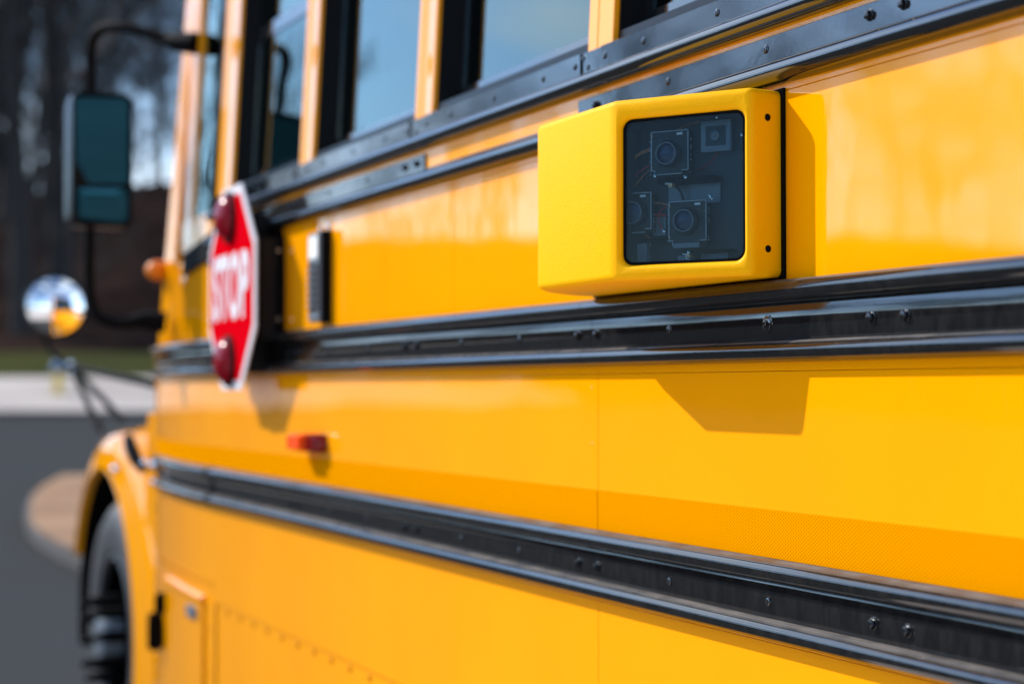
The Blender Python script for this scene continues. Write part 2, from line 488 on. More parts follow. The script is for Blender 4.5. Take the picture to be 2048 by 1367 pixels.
for i, (px, w, v, sc, lab) in enumerate((
        (208, 118, 1, 0.9, 'bare tree standing behind the vertical arm of the side mirror'),
        (285, 120, 1, 0.8, 'bare tree to the right of the rectangular mirror, lower trunk against brown slope'),
        (350, 110, 1, 0.8, 'bare tree right beside the leaning windscreen post'),
        (98, 100, 0, 0.9, 'distant bare tree behind the two thickest trunks'),
        (-15, 96, 2, 1.0, 'distant bare tree at the very edge of the picture, top left'),
        (66, 92, 1, 1.0, 'slender bare tree rising mid slope between the thick trunks'), (22, 108, 1, 1.1, 'hilltop bare tree seen between picture edge and first thick trunk'),
        (150, 118, 1, 1.0, 'farthest bare tree behind the round top bend of the mirror arm'))):
    tree(px, w, v, sc, lab, G, rz=i * 1.1)
bushes = [(-30, 62, 1.1, 'bare thicket shrub cut by the left edge of the picture'), (20, 64, 1.0, 'bare shrub left of the thick trunk at the picture edge'),
          (78, 61, 1.2, 'bare shrub filling the gap between the two thick trunks'), (150, 64, 1.1, 'bare shrub behind the rectangular mirror housing'),
          (205, 70, 1.0, 'bare shrub behind the lower mirror arm'), (250, 84, 1.1, 'bare shrub up the slope right of the mirror'),
          (60, 76, 1.3, 'taller bare shrub high between the left trunks'), (110, 80, 1.4, 'tall bare shrub on the slope behind the right thick trunk'),
          (0, 78, 1.4, 'tall bare shrub high on the slope at the far left'), (300, 98, 0.8, 'low bare shrub on the hill crest beside the windscreen post')]
for i, (px, w, sc, lab) in enumerate(bushes):
    t = (px - 1024) / FPX * w
    o = empty('bare_shrub', wt(w, t, terrain(w, t) + 0.1), lab, 'shrub', 'bare shrubs under the trees')
    o.rotation_euler.z = i * 0.8; o.scale = (sc, sc, sc)
    for nm, me in zip(('stem', 'twigs'), bush):
        c = bpy.data.objects.new(nm, me); COL.objects.link(c); c.parent = o
rt = random.Random(3)
for i in range(26):
    az = 27 + i * 1.55 + rt.uniform(-0.6, 0.6)      # left of the view axis, mirrored in the paint
    r_ = rt.uniform(84, 118)
    w, t = r_ * math.cos(R(az)), -r_ * math.sin(R(az))
    tree(0, w, i % 3, rt.uniform(0.34, 0.66), 'bare tree outside the frame, seen only as a reflection in the bus paint', 'bare trees mirrored in the bus side', t=t, rz=rt.uniform(0, 6))

# fire hydrant on the far pavement
hw = 48.6; ht = (116 - 1024) / FPX * hw
hb = wt(hw, ht, terrain(hw, ht) + 0.13)
hs = 1.15
hy = empty('fire_hydrant', hb, 'yellow fire hydrant with blue cap on the far pavement under the round mirror', 'fire hydrant')
bm = bmesh.new()
lathe(bm, (0, 0, 0), (0, 0, 1), [(0.17, 0), (0.17, 0.05), (0.11, 0.06), (0.105, 0.55), (0.15, 0.56), (0.15, 0.6)], 20)
lathe(bm, (0.09, 0, 0.42), (1, 0, 0), [(0.055, 0), (0.055, 0.1), (0.065, 0.1), (0.065, 0.13)], 14)
lathe(bm, (-0.09, 0, 0.42), (-1, 0, 0), [(0.055, 0), (0.055, 0.1), (0.065, 0.1), (0.065, 0.13)], 14)
o = obj('body', bm, 'hydrant_yellow', hy, smooth=40); o.location = (0, 0, 0)
bm = bmesh.new()
lathe(bm, (0, 0, 0.602), (0, 0, 1), [(0.165, 0), (0.165, 0.04), (0.15, 0.14), (0.10, 0.23), (0.03, 0.27), (0.03, 0.33)], 20)
o = obj('bonnet', bm, 'hydrant_blue', hy, smooth=40); o.location = (0, 0, 0)

# ================================================================== THE BUS
bus = empty('school_bus', (-3.0, 1.2, 0), 'yellow school bus with black rub rails, folded stop sign and yellow camera housing', 'school bus')
LR = -5.0            # rear end of what is built
LF = 5.36            # front end of the side wall
def q(L):            # inward curve of the body towards the cowl
    return 0.0 if L < 4.42 else 0.06 * ((L - 4.42) / 0.94) ** 2
LEAN0, LEAN = 0.44, 0.052
def lean(h): return max(0, h - LEAN0) * LEAN
def Ls(a, b, step=0.12):
    out = [a]
    n = max(1, int(abs(b - a) / step)); return [a + (b - a) * i / n for i in range(n + 1)]

def panel(name, L0, L1, h0, h1, p=0.0, th=0.003, m='bus_paint', parent=bus, sm=40):
    bm = bmesh.new()
    rings = []
    e = 0.0006
    for L in Ls(L0, L1):
        y = p - q(L)
        rings.append([W(L, y - th, h0), W(L, y - e, h0), W(L, y, h0 + e), W(L, y, h1 - e), W(L, y - e, h1), W(L, y - th, h1)])
    loft(bm, rings)
    return obj(name, bm, m, parent, smooth=sm)
# skins of the wall, seams between neighbouring panels
g_ = 0.0007
def panels(cuts, h0, h1, **k):
    return [panel('side_panel', a + g_, b - g_, h0, h1, **k) for a, b in zip(cuts[:-1], cuts[1:])]
panels([LR, 0.1, 2.2416, 4.412, 4.80], 0.340, 0.445)                       # behind window and seat rails
up_panels = panels([LR, 0.1, 2.2416, 2.787, 3.132, 4.412], 0.02, 0.3395)
mid_panels = panels([LR, 0.1, 2.2416, 4.412, LF], -0.292, 0.0195)
low_panels = panels([LR, 0.1, 2.2416, 4.385, LF], -0.5285, -0.2925)
panels([LR, 0.1, 2.2416, 4.385], -0.90, -0.5292, p=-0.0035)               # skirt, lapped over the panel above
# structure just behind the skins
bm = bmesh.new()
rings = [[W(L, -q(L) - 0.0045, -0.88), W(L, -q(L) - 0.0045, h), W(L, -q(L) - 0.05, h), W(L, -q(L) - 0.05, -0.88)] for L, h in [(x, 0.44) for x in Ls(LR, 4.78)] + [(4.80, 0.33), (5.0, 0.09), (LF, 0.09)]]
loft(bm, rings); obj('wall_frame', bm, 'cabin_dark', bus)

# rivet rows pressed into the skirt and small screws: surface detail, one mesh per row
def domes(name, spots, r, hgt, m, parent, p=0.0, seg=12):
    for L, h in spots:
        bm = bmesh.new()
        lathe(bm, W(L, p - q(L) - 0.0005, h), (0, -1, 0), [(r, 0), (r, hgt * 0.45), (r * 0.75, hgt * 0.85), (r * 0.3, hgt)], seg)
        obj(name, bm, m, parent, smooth=50)
domes('rivet', [(4.278 - i * 0.1175, -0.542) for i in range(24)], 0.0072, 0.0040, 'rivet_paint', bus, p=-0.0035)
domes('panel_screw', [(2.262, -0.078), (2.262, -0.43), (2.262, 0.0), (4.31, -0.41), (4.02, -0.46)], 0.0036, 0.0010, 'bus_paint', bus)

# ---- rub rails
def arc(hc, hh, pr, n=10, base=0.0):
    """half-ellipse bulge from top to bottom, starting at base"""
    return [(base + pr * max(0, math.cos(a)) ** 0.8, hc + hh * math.sin(a)) for a in [R(90 - 180 * i / n) for i in range(n + 1)]]
def rail(segments, prof, m='rail_black', name='rub_rail', step=0.12):
    out = []
    for a, b in segments:
        bm = bmesh.new()
        rings = []
        for L in Ls(a, b, step):
            back = [(-0.0028, prof[-1][1]), (-0.0028, prof[0][1])]
            rings.append([W(L, p - q(L), h) for p, h in prof + back])
        loft(bm, rings)
        out.append(obj(name, bm, m, bus, smooth=38))
    return out
TP = 0.021
def single(top, bot, flange=None):
    pr = []
    if flange: pr += [(0.0012, flange), (0.0026, flange - 0.001), (0.0026, top + 0.0012), (0.0016, top + 0.0004)]
    else: pr += [(0.0012, top)]
    hc, hh = (top + bot) / 2, (top - bot) / 2
    pr += arc(hc, hh, TP, 12, 0.002)
    pr += [(0.0012, bot)]
    return pr
def double(top):
    a = arc(top - 0.013, 0.0128, TP, 12, 0.002)
    b = arc(top - 0.081, 0.0120, TP * 0.95, 12, 0.002)
    return [(0.001, top)] + a + [(0.0035, top - 0.030), (0.0035, top - 0.0655)] + b + [(0.001, top - 0.0935)]
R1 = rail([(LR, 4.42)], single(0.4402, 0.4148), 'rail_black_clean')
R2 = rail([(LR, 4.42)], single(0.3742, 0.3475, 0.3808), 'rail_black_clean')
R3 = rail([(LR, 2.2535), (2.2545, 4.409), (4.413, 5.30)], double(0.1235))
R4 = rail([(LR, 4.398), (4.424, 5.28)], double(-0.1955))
jp = [(p + 0.0022, h + (0.0015 if i == 0 else (-0.0015 if i == len(double(-0.1955)) - 1 else 0))) for i, (p, h) in enumerate(double(-0.1955))]
rail([(4.396, 4.426)], jp, 'rubber_black', 'rail_joint')
# flat cover strip between window rail and seat rail
def plates(segs, h0, h1, p, m, parent, name):
    out = []
    for a, b in segs:
        bm = bmesh.new()
        rings = [[W(L, -0.002 - q(L), h0), W(L, p - 0.0006 - q(L), h0), W(L, p - q(L), h0 + 0.0006), W(L, p - q(L), h1 - 0.0006), W(L, p - 0.0006 - q(L), h1), W(L, -0.002 - q(L), h1)] for L in Ls(a, b)]
        loft(bm, rings)
        out.append(obj(name, bm, m, parent, smooth=38))
    return out
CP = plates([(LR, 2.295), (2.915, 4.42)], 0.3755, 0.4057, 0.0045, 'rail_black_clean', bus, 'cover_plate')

def hexbolt(L, h, p, parent, r=0.0058):
    bm = bmesh.new()
    c = W(L, p - q(L), h)
    lathe(bm, c, (0, -1, 0), [(r * 1.25, -0.0005), (r * 1.25, 0.0012), (r * 1.1, 0.0015)], 20)
    lathe(bm, c, (0, -1, 0), [(r, 0.001), (r, 0.0042), (r * 0.86, 0.0056), (r * 0.5, 0.0062)], 6)
    return obj('bolt', bm, 'bolt_black', parent, smooth=25)
def rivet(L, h, p, parent, r=0.0048, m='rail_black_clean'):
    bm = bmesh.new()
    lathe(bm, W(L, p - q(L), h), (0, -1, 0), [(r * 1.3, -0.0004), (r * 1.25, 0.0007), (r, 0.0009), (r, 0.0016), (r * 0.8, 0.0022), (r * 0.4, 0.0022), (r * 0.3, 0.0014)], 20)
    return obj('rivet', bm, m, parent, smooth=40)
MOD = 0.7145
for n in range(-1, 5):
    Lc = 1.552 + MOD * n
    for s in (-0.03, 0.03):
        L = Lc + s
        if L < 5.2:
            hexbolt(L, 0.0745, 0.0035, R3[0] if L < 2.2535 else (R3[1] if L < 4.41 else R3[2]))
            hexbolt(L, -0.2455, 0.0035, R4[0] if L < 4.40 else R4[1])
        if (L < 2.295) or (2.915 < L < 4.4):
            hexbolt(L, 0.3925, 0.0045, CP[0] if L < 2.295 else CP[1], 0.0052)
    for f in (1 / 3, 2 / 3):
        L = Lc + MOD * f
        if L < 4.9:
            if not (n == 0 and f < 0.5): rivet(L, 0.0745, 0.0035, R3[0] if L < 2.2535 else (R3[1] if L < 4.41 else R3[2]))
            rivet(L, -0.2455, 0.0035, R4[0] if L < 4.40 else R4[1])
        if n == 0 and f < 0.5: rivet(L, 0.0745, 0.0035, R3[0], 0.0085)
        if (L < 2.295) or (2.915 < L < 4.4):
            rivet(L, 0.3925, 0.0045, CP[0] if L < 2.295 else CP[1], 0.0042)

# ---- window sill strip
PIL = [(1.49 - 0.71 * 2, 1.57 - 0.71 * 2), (1.49 - 0.71, 1.57 - 0.71), (1.49, 1.57), (2.1985, 2.277), (2.893, 2.979), (3.595, 3.685), (4.262, 4.40)]
sill_long, sill_short = [], []
prev = LR
for a, b in PIL:
    sill_long.append((prev, a + 0.023)); sill_short.append((a + 0.0245, b + 0.010)); prev = b + 0.0115
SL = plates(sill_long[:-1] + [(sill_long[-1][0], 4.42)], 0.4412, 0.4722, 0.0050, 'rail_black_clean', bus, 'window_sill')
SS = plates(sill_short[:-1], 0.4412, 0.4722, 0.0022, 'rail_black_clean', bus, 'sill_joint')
for i, (a, b) in enumerate(sill_long[1:]):
    span = b - a
    for f in (0.025, 0.2, 0.5, 0.8, 0.98)[0:]:
        rivet(a + span * f, 0.4565, 0.0050, SL[min(i + 1, len(SL) - 1)], 0.0040)
for (a, b), s in zip(sill_short[:-1], SS):
    rivet(a + 0.045, 0.4500, 0.0022, s, 0.0036); rivet(b - 0.004, 0.4650, 0.0022, s, 0.0030)

# ---- pillars
WT = 1.14
def pillar(a, b, h0=0.4724, h1=WT):
    bm = bmesh.new(); rings = []
    w = b - a
    for h in (h0, h0 + 0.003, 0.8, h1):
        y = -lean(h)
        pr = [(a, -0.012), (a, -0.0015), (a + 0.0015, 0), (a + w * 0.34, 0), (a + w * 0.36, -0.0012), (a + w * 0.62, -0.0012), (a + w * 0.64, 0), (b - 0.0015, 0), (b, -0.0015), (b, -0.012)]
        rings.append([W(L, y + p, h) for L, p in pr])
    loft(bm, rings)
    return obj('window_pillar', bm, 'pillar_paint', bus, smooth=35)
for a, b in PIL: pillar(a, b)

# ---- windows: frame ring, sash, panes
def ring_bars(bm, L0, L1, h0, h1, wl_, wr, wb, wtp, p0, p1):
    """rectangular frame in the leaning window plane; widths left/right/bottom/top; p1 inner depth"""
    def bar(La, Lb, ha, hb):
        pts = []
        for h in (ha, hb):
            y = -lean(h)
            pts += [W(La, y + p0, h), W(Lb, y + p0, h), W(Lb, y + p1, h), W(La, y + p1, h)]
        hexa(bm, pts)
    bar(L0, L1, h0, h0 + wb)
    bar(L0, L1, h1 - wtp, h1)
    bar(L0, L0 + wl_, h0 + wb, h1 - wtp)
    bar(L1 - wr, L1, h0 + wb, h1 - wtp)
def pane_mesh(L0, L1, h0, h1, p):
    bm = bmesh.new(); pts = []
    for h in (h0, h1):
        y = -lean(h)
        pts += [W(L0, y + p, h), W(L1, y + p, h), W(L1, y + p - 0.004, h), W(L0, y + p - 0.004, h)]
    hexa(bm, pts); return bm
def window(L0, L1):
    bm = bmesh.new()
    ring_bars(bm, L0 + 0.0004, L1 - 0.0004, 0.4724, WT, 0.005, 0.005, 0.0165, 0.02, -0.008, -0.060)
    f = obj('window', bm, 'gloss_black', bus)
    bm = bmesh.new()
    ring_bars(bm, L0 + 0.0056, L1 - 0.0056, 0.4892, 0.868, 0.026, 0.026, 0.026, 0.034, -0.042, -0.055)
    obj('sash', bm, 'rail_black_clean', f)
    obj('pane', pane_mesh(L0 + 0.030, L1 - 0.030, 0.513, 0.836, -0.0455), 'window_glass', f)
    obj('pane', pane_mesh(L0 + 0.0056, L1 - 0.0056, 0.866, 1.119, -0.0495), 'window_glass', f)
    return f
for (a0, a1), (b0, b1) in zip(PIL[:-1], PIL[1:]): window(a1, b0)

# ---- header, roof, far side, floor, seats: the shell round the cabin
bm = bmesh.new()
prof = [(-lean(WT), WT), (-lean(WT), WT + 0.12), (-0.10, WT + 0.30), (-0.38, WT + 0.44), (-1.2, WT + 0.50), (-2.02, WT + 0.44), (-2.30, WT + 0.30), (-2.40, WT + 0.12), (-2.40, WT),
        (-2.37, WT), (-2.37, WT + 0.11), (-2.27, WT + 0.27), (-2.0, WT + 0.41), (-1.2, WT + 0.47), (-0.4, WT + 0.41), (-0.13, WT + 0.27), (-lean(WT) - 0.03, WT + 0.11), (-lean(WT) - 0.03, WT)]
loft(bm, [[W(L, p, h) for p, h in prof] for L in (LR, 4.55)])
obj('roof', bm, 'pillar_paint', bus, smooth=50)
bm = bmesh.new()
box(bm, (LR, -2.37, -0.9), (LF, -2.43, 0.45))
obj('far_side_wall', bm, 'pillar_paint', bus)
for a, b in PIL:
    bm = bmesh.new(); box(bm, (a, -2.38, 0.45), (b, -2.42, WT)); obj('far_pillar', bm, 'pillar_paint', bus)
for (a0, a1), (b0, b1) in zip(PIL[:-1], PIL[1:]):
    bm = bmesh.new(); box(bm, (a1, -2.395, 0.45), (b0, -2.400, WT)); obj('far_pane', bm, 'window_glass', bus)
bm = bmesh.new(); box(bm, (LR, -0.052, -0.42), (5.2, -2.36, -0.36)); obj('cabin_floor', bm, 'cabin_dark', bus)
bm = bmesh.new(); box(bm, (LR - 0.03, -0.05, -0.8), (LR, -2.38, 1.6)); obj('rear_wall', bm, 'cabin_dark', bus)
for i in range(11):
    Lc = 3.55 - 0.71 * i
    for y0, y1 in ((-0.10, -1.02), (-1.40, -2.30)):
        bm = bmesh.new()
        vs = box(bm, (Lc, y0, -0.05), (Lc + 0.44, y1, 0.08))
        vs += box(bm, (Lc - 0.10, y0, 0.0), (Lc - 0.005, y1, 0.60))
        bmesh.ops.bevel(bm, geom=list(bm.edges), offset=0.03, segments=2, affect='EDGES')
        obj('passenger_seat', bm, 'seat_green', bus, smooth=60)

# ---- driver's window and front posts
def quad_slab(name, pix, p, th, m, parent=bus, bev=0.0):
    """slab on a plane p in front of the side, outline given as points on that plane"""
    bm = bmesh.new()
    f = [W(L, p, h) for L, h in pix]; bk = [W(L, p - th, h) for L, h in pix]
    loft(bm, [f, bk])
    if bev: bmesh.ops.bevel(bm, geom=list(bm.edges), offset=bev, segments=2, affect='EDGES')
    return obj(name, bm, m, parent, smooth=35)
def sp(px, py, p=0.0):
    v = on_side(px, py, p); return (-v.x, v.z - EYE)
def leanslab(name, pts, off, th, m, parent=bus):
    """outline (L,h), follows lean and cowl curve, offset off"""
    bm = bmesh.new()
    f = [W(L, off - lean(h) - q(L), h) for L, h in pts]; bk = [W(L, off - th - lean(h) - q(L), h) for L, h in pts]
    loft(bm, [f, bk]); return obj(name, bm, m, parent, smooth=35)
# sheet metal below the driver's window, narrowing forward
bm = bmesh.new(); rings = []
for L in Ls(4.4127, LF, 0.06):
    top = 0.3395 if L < 4.90 else (0.3395 - (L - 4.90) / 0.22 * 0.2095 if L < 5.12 else 0.13 - (L - 5.12) / 0.24 * 0.03)
    rings.append([W(L, -q(L) - 0.003, 0.02), W(L, -q(L), 0.0206), W(L, -q(L), top), W(L, -q(L) - 0.003, top)])
loft(bm, rings); obj('side_panel', bm, 'bus_paint', bus, smooth=40)
dw = leanslab('driver_window', [(4.404, 0.36), (4.404, WT), (4.70, WT), (4.71, 0.35)], -0.012, 0.03, 'rubber_black')
leanslab('pane', [(4.51, 0.44), (4.485, WT - 0.03), (4.66, WT - 0.03), (4.70, 0.40)], -0.008, 0.003, 'window_glass', dw)
leanslab('window_trim', [(4.404, 0.328), (4.404, 0.388), (4.735, 0.356), (4.745, 0.298)], 0.012, 0.018, 'rubber_black', dw)
leanslab('window_post', [(4.71, 0.30), (4.795, 0.28), (4.80, WT), (4.695, WT)], 0.004, 0.045, 'pillar_paint')
def post(name, bottom, top, wd, dp, m='pillar_paint'):
    bm = bmesh.new()
    hexa(bm, [bottom + Vector((-wd / 2, -dp / 2, 0)), bottom + Vector((wd / 2, -dp / 2, 0)), bottom + Vector((wd / 2, dp / 2, 0)), bottom + Vector((-wd / 2, dp / 2, 0)),
              top + Vector((-wd / 2, -dp / 2, 0)), top + Vector((wd / 2, -dp / 2, 0)), top + Vector((wd / 2, dp / 2, 0)), top + Vector((-wd / 2, dp / 2, 0))])
    bmesh.ops.bevel(bm, geom=list(bm.edges), offset=0.008, segments=3, affect='EDGES')
    return obj(name, bm, m, bus, smooth=45)
post('windscreen_post', W(5.10, -0.05, 0.09), W(4.86, -0.085, WT + 0.08), 0.125, 0.06)
# windscreen between the posts and across the front
bm = bmesh.new()
hexa(bm, [W(5.10, -0.10, 0.10), W(5.10, -2.30, 0.10), W(5.11, -2.30, 0.10), W(5.11, -0.10, 0.10), W(4.86, -0.14, WT + 0.06), W(4.86, -2.26, WT + 0.06), W(4.87, -2.26, WT + 0.06), W(4.87, -0.14, WT + 0.06)])
obj('windscreen', bm, 'window_glass', bus)
bm = bmesh.new()                      # cowl nose below the windscreen and firewall
hexa(bm, [W(5.365, -0.06, -0.80), W(5.365, -2.37, -0.80), W(5.45, -2.30, -0.80), W(5.45, -0.14, -0.80), W(5.365, -0.062, 0.09), W(5.365, -2.37, 0.09), W(5.45, -2.30, 0.06), W(5.45, -0.14, 0.06)])
bmesh.ops.bevel(bm, geom=list(bm.edges), offset=0.02, segments=3, affect='EDGES')
obj('cowl', bm, 'bus_paint', bus, smooth=45)
# hood (narrower than the body, hidden behind it from here)
bm = bmesh.new()
rings = []
for L, hw_, ht_ in ((5.46, 0.78, 0.16), (6.0, 0.74, 0.10), (6.6, 0.70, 0.02), (6.95, 0.64, -0.10), (7.02, 0.55, -0.3)):
    rings.append([W(L, -1.2 + a * hw_, b) for a, b in ((1.0, -0.62), (1.0, ht_ - 0.18), (0.93, ht_ - 0.05), (0.75, ht_), (-0.75, ht_), (-0.93, ht_ - 0.05), (-1.0, ht_ - 0.18), (-1.0, -0.62))])
loft(bm, rings); obj('hood', bm, 'bus_paint', bus, smooth=50)

# ---- fender with wheel arch
WC = Vector((-6.30, 0, 0.50))         # wheel centre (x, -, z)
bm = bmesh.new()
FD = 0.085
def arch_pt(a, r): return (WC.x - r * math.cos(a) * 1.0, WC.z + r * math.sin(a))
prof_n = 40
outer_top = []
rings = []
for i in range(prof_n + 1):
    a = R(24 + 170 * i / prof_n)
    # a=0 front, 180 rear
    ca, sa = math.cos(a), math.sin(a)
    ri = 0.565
    ro = 0.70
    if a > R(90):                     # towards the body the panel widens
        k = (a - R(90)) / R(90)
        ro = 0.70 + 0.24 * min(1, k) ** 1.2 * (1 if a < R(180) else 1)
    ring = []
    for r_, y in ((ri - 0.004, 0.30), (ri, FD + 0.035), (ri, FD + 0.006), (ri + 0.010, FD - 0.012), (ri + 0.03, FD - 0.006), (ri + (ro - ri) * 0.45, FD), (ro - 0.045, FD + 0.010), (ro - 0.015, FD + 0.03), (ro, FD + 0.07), (ro + 0.03, 0.30), (ro + 0.05, 0.45), (ro - 0.04, 0.45), (ro - 0.04, 0.30)):
        ring.append(Vector((WC.x - r_ * ca, y, WC.z + r_ * sa)))
    rings.append(ring)
loft(bm, rings)
fender = obj('fender', bm, 'bus_paint', bus, smooth=50)
bm = bmesh.new()                      # fender rear web, running from the arch to the cowl side
rings = []
for h, Lr in ((-0.90, 5.60), (-0.6, 5.58), (-0.3, 5.56), (-0.10, 5.52), (-0.075, 5.50)):
    rings.append([W(Lr + 0.10, -0.092, h), W(Lr - 0.02, -0.100, h), W(Lr - 0.09, -0.125, h), W(Lr - 0.13, -0.17, h), W(Lr - 0.14, -0.45, h), W(Lr + 0.10, -0.45, h)])
loft(bm, rings); obj('fender_web', bm, 'bus_paint', fender, smooth=50)
bm = bmesh.new()                      # dark wheel housing
rings = []
for i in range(25):
    a = R(-10 + 200 * i / 24)
    rings.append([Vector((WC.x - r_ * math.cos(a), y, WC.z + r_ * math.sin(a))) for r_, y in ((0.560, 0.10), (0.560, 0.72), (0.640, 0.72), (0.640, 0.16))])
loft(bm, rings)
lathe(bm, (WC.x, 0.70, WC.z), (0, 1, 0), [(0.56, 0), (0.56, 0.02)], 32)
obj('wheel_housing', bm, 'rubber_black', fender, smooth=40)

# ---- front wheel
whl = bpy.data.objects.new('wheel', None); COL.objects.link(whl); whl.parent = bus
wc = Vector((WC.x, 0.12, 0.485)); whl.location = wc - bus.location; WORLD_LOC[whl.name] = wc
bm = bmesh.new()
lathe(bm, wc, (0, 1, 0), [(0.29, 0.02), (0.30, 0.0), (0.36, -0.012), (0.42, -0.008), (0.455, 0.012), (0.476, 0.035), (0.485, 0.06), (0.485, 0.085), (0.478, 0.088), (0.478, 0.098), (0.485, 0.10), (0.485, 0.135), (0.478, 0.138), (0.478, 0.148), (0.485, 0.15), (0.485, 0.185), (0.478, 0.188), (0.478, 0.198), (0.485, 0.20), (0.485, 0.225), (0.46, 0.26), (0.36, 0.275), (0.29, 0.26)], 72)
obj('tyre', bm, 'tyre', whl, smooth=35)
bm = bmesh.new()
lathe(bm, wc, (0, 1, 0), [(0.292, 0.02), (0.292, 0.005), (0.275, 0.0), (0.268, 0.03), (0.25, 0.10), (0.20, 0.09), (0.16, 0.055), (0.155, 0.035), (0.10, 0.03), (0.06, 0.03)], 48)
obj('rim', bm, 'rim_dark', whl, smooth=35)
bm = bmesh.new()
lathe(bm, wc, (0, -1, 0), [(0.10, -0.03), (0.092, 0.03), (0.080, 0.05), (0.06, 0.058), (0.02, 0.06)], 32)
obj('hub_cap', bm, 'plastic_grey', whl, smooth=35)
for i in range(10):
    a = R(36 * i + 10)
    c = wc + Vector((math.cos(a) * 0.135, -0.0, math.sin(a) * 0.135))
    bm = bmesh.new()
    lathe(bm, c, (0, -1, 0), [(0.021, -0.04), (0.021, 0.03), (0.019, 0.055), (0.013, 0.085), (0.004, 0.095)], 8)
    obj('lug_nut', bm, 'rubber_black', whl, smooth=35)

# ---- reflective tape above the floor rail
mid_of = lambda L: mid_panels[1] if L < 2.2416 else (mid_panels[2] if L < 4.412 else mid_panels[3])
for a, b in ((LR, 2.2405), (2.2427, 4.411), (4.413, 5.33)):
    bm = bmesh.new(); rings = []
    for L in Ls(a, b):
        t = -0.1395 - 0.0015 * max(0, L - 1.4)
        rings.append([W(L, 0.0002 - q(L), -0.1950), W(L, 0.0009 - q(L), -0.1950), W(L, 0.0009 - q(L), t), W(L, 0.0002 - q(L), t)])
    loft(bm, rings); obj('reflective_tape', bm, 'reflective_tape', bus, smooth=35)

# ---- side marker lamp
L0, h0 = 3.60, -0.111
bm = bmesh.new()
rings = []
for L, s in ((3.475, 0.5), (3.48, 0.8), (3.49, 1.0), (3.53, 1.0)):
    rings.append([W(L, 0.0005 + 0.031 * s * c, h0 + 0.019 * s * d) for c, d in ((0, -1), (0.7, -1), (1, -0.7), (1, 0.7), (0.7, 1), (0, 1))])
loft(bm, rings); ml = obj('marker_lamp', bm, 'lamp_dark_red', bus, smooth=35)
bm = bmesh.new()
rings = []
for L, s in ((3.5305, 1.0), (3.61, 1.0), (3.62, 0.85), (3.625, 0.6)):
    rings.append([W(L, 0.0005 + 0.046 * s * c, h0 + 0.018 * s * d) for c, d in ((0, -1), (0.7, -1), (1, -0.7), (1, 0.7), (0.7, 1), (0, 1))])
loft(bm, rings); obj('reflector', bm, 'lamp_orange', ml, smooth=35)

# ---- grey vent box on the upper panel
La, Lb = 3.455, 3.530
bm = bmesh.new()
box(bm, (La, -0.001, 0.133), (Lb, 0.026, 0.314))
bmesh.ops.bevel(bm, geom=list(bm.edges), offset=0.004, segments=2, affect='EDGES')
vb = obj('vent_box', bm, 'plastic_grey', bus, smooth=40)
bm = bmesh.new(); box(bm, (La + 0.008, 0.0262, 0.262), (Lb - 0.008, 0.0272, 0.306)); obj('sticker', bm, 'label_white', vb)
bm = bmesh.new(); box(bm, (La + 0.008, 0.0262, 0.155), (Lb - 0.008, 0.0268, 0.250)); obj('grille', bm, 'rubber_black', vb)
for i in range(6):
    bm = bmesh.new(); hh = 0.163 + i * 0.0145
    box(bm, (La + 0.008, 0.027, hh), (Lb - 0.008, 0.031, hh + 0.006)); obj('louvre', bm, 'plastic_grey', vb)
bm = bmesh.new(); box(bm, (La - 0.004, -0.001, 0.130), (La - 0.0005, 0.022, 0.317)); obj('shade_strip', bm, 'rubber_black', vb)  # black strip put in for the shadow on the box's rear side
for L in (La + 0.01, Lb - 0.01):
    bm = bmesh.new(); lathe(bm, W(L, 0.0, 0.3235), (0, -1, 0), [(0.006, 0), (0.006, 0.004), (0.003, 0.006)], 12); obj('screw', bm, 'chrome', vb, smooth=40)

# ---- battery compartment door and latches, front lower corner
bm = bmesh.new()
rings = [[W(L, -q(L) - 0.002, -0.90), W(L, -q(L) + 0.0012, -0.90), W(L, -q(L) + 0.0012, -0.5285), W(L, -q(L) - 0.002, -0.5285)] for L in Ls(4.3865, LF)]
loft(bm, rings); obj('side_panel', bm, 'bus_paint', bus, smooth=40)
bm = bmesh.new()
rings = []
for L in Ls(4.485, 5.0):
    rings.append([W(L, -q(L) + 0.0014, -0.885), W(L, -q(L) + 0.007, -0.885), W(L, -q(L) + 0.010, -0.882), W(L, -q(L) + 0.010, -0.541), W(L, -q(L) + 0.018, -0.535), W(L, -q(L) + 0.018, -0.527), W(L, -q(L) + 0.0014, -0.522)])
loft(bm, rings); bd = obj('compartment_door', bm, 'bus_paint', bus, smooth=40)
bm = bmesh.new(); box(bm, (4.54, 0.0085, -0.590), (4.64, 0.016, -0.556)); bmesh.ops.bevel(bm, geom=list(bm.edges), offset=0.004, segments=2, affect='EDGES'); obj('door_handle', bm, 'plastic_grey', bd, smooth=40)
for L, h, a in ((5.03, -0.60, 0.03), (5.12, -0.69, 0.055)):
    bm = bmesh.new(); box(bm, (L - 0.013, -q(L), h - a), (L + 0.013, 0.012, h + a)); bmesh.ops.bevel(bm, geom=list(bm.edges), offset=0.008, segments=2, affect='EDGES')
    obj('rubber_latch', bm, 'rubber_black', bus, smooth=40)
domes('rivet', [(4.42 + i * 0.075, -0.487) for i in range(12)] + [(4.43, -0.60 - i * 0.11) for i in range(3)], 0.007, 0.0040, 'rivet_paint', bus)

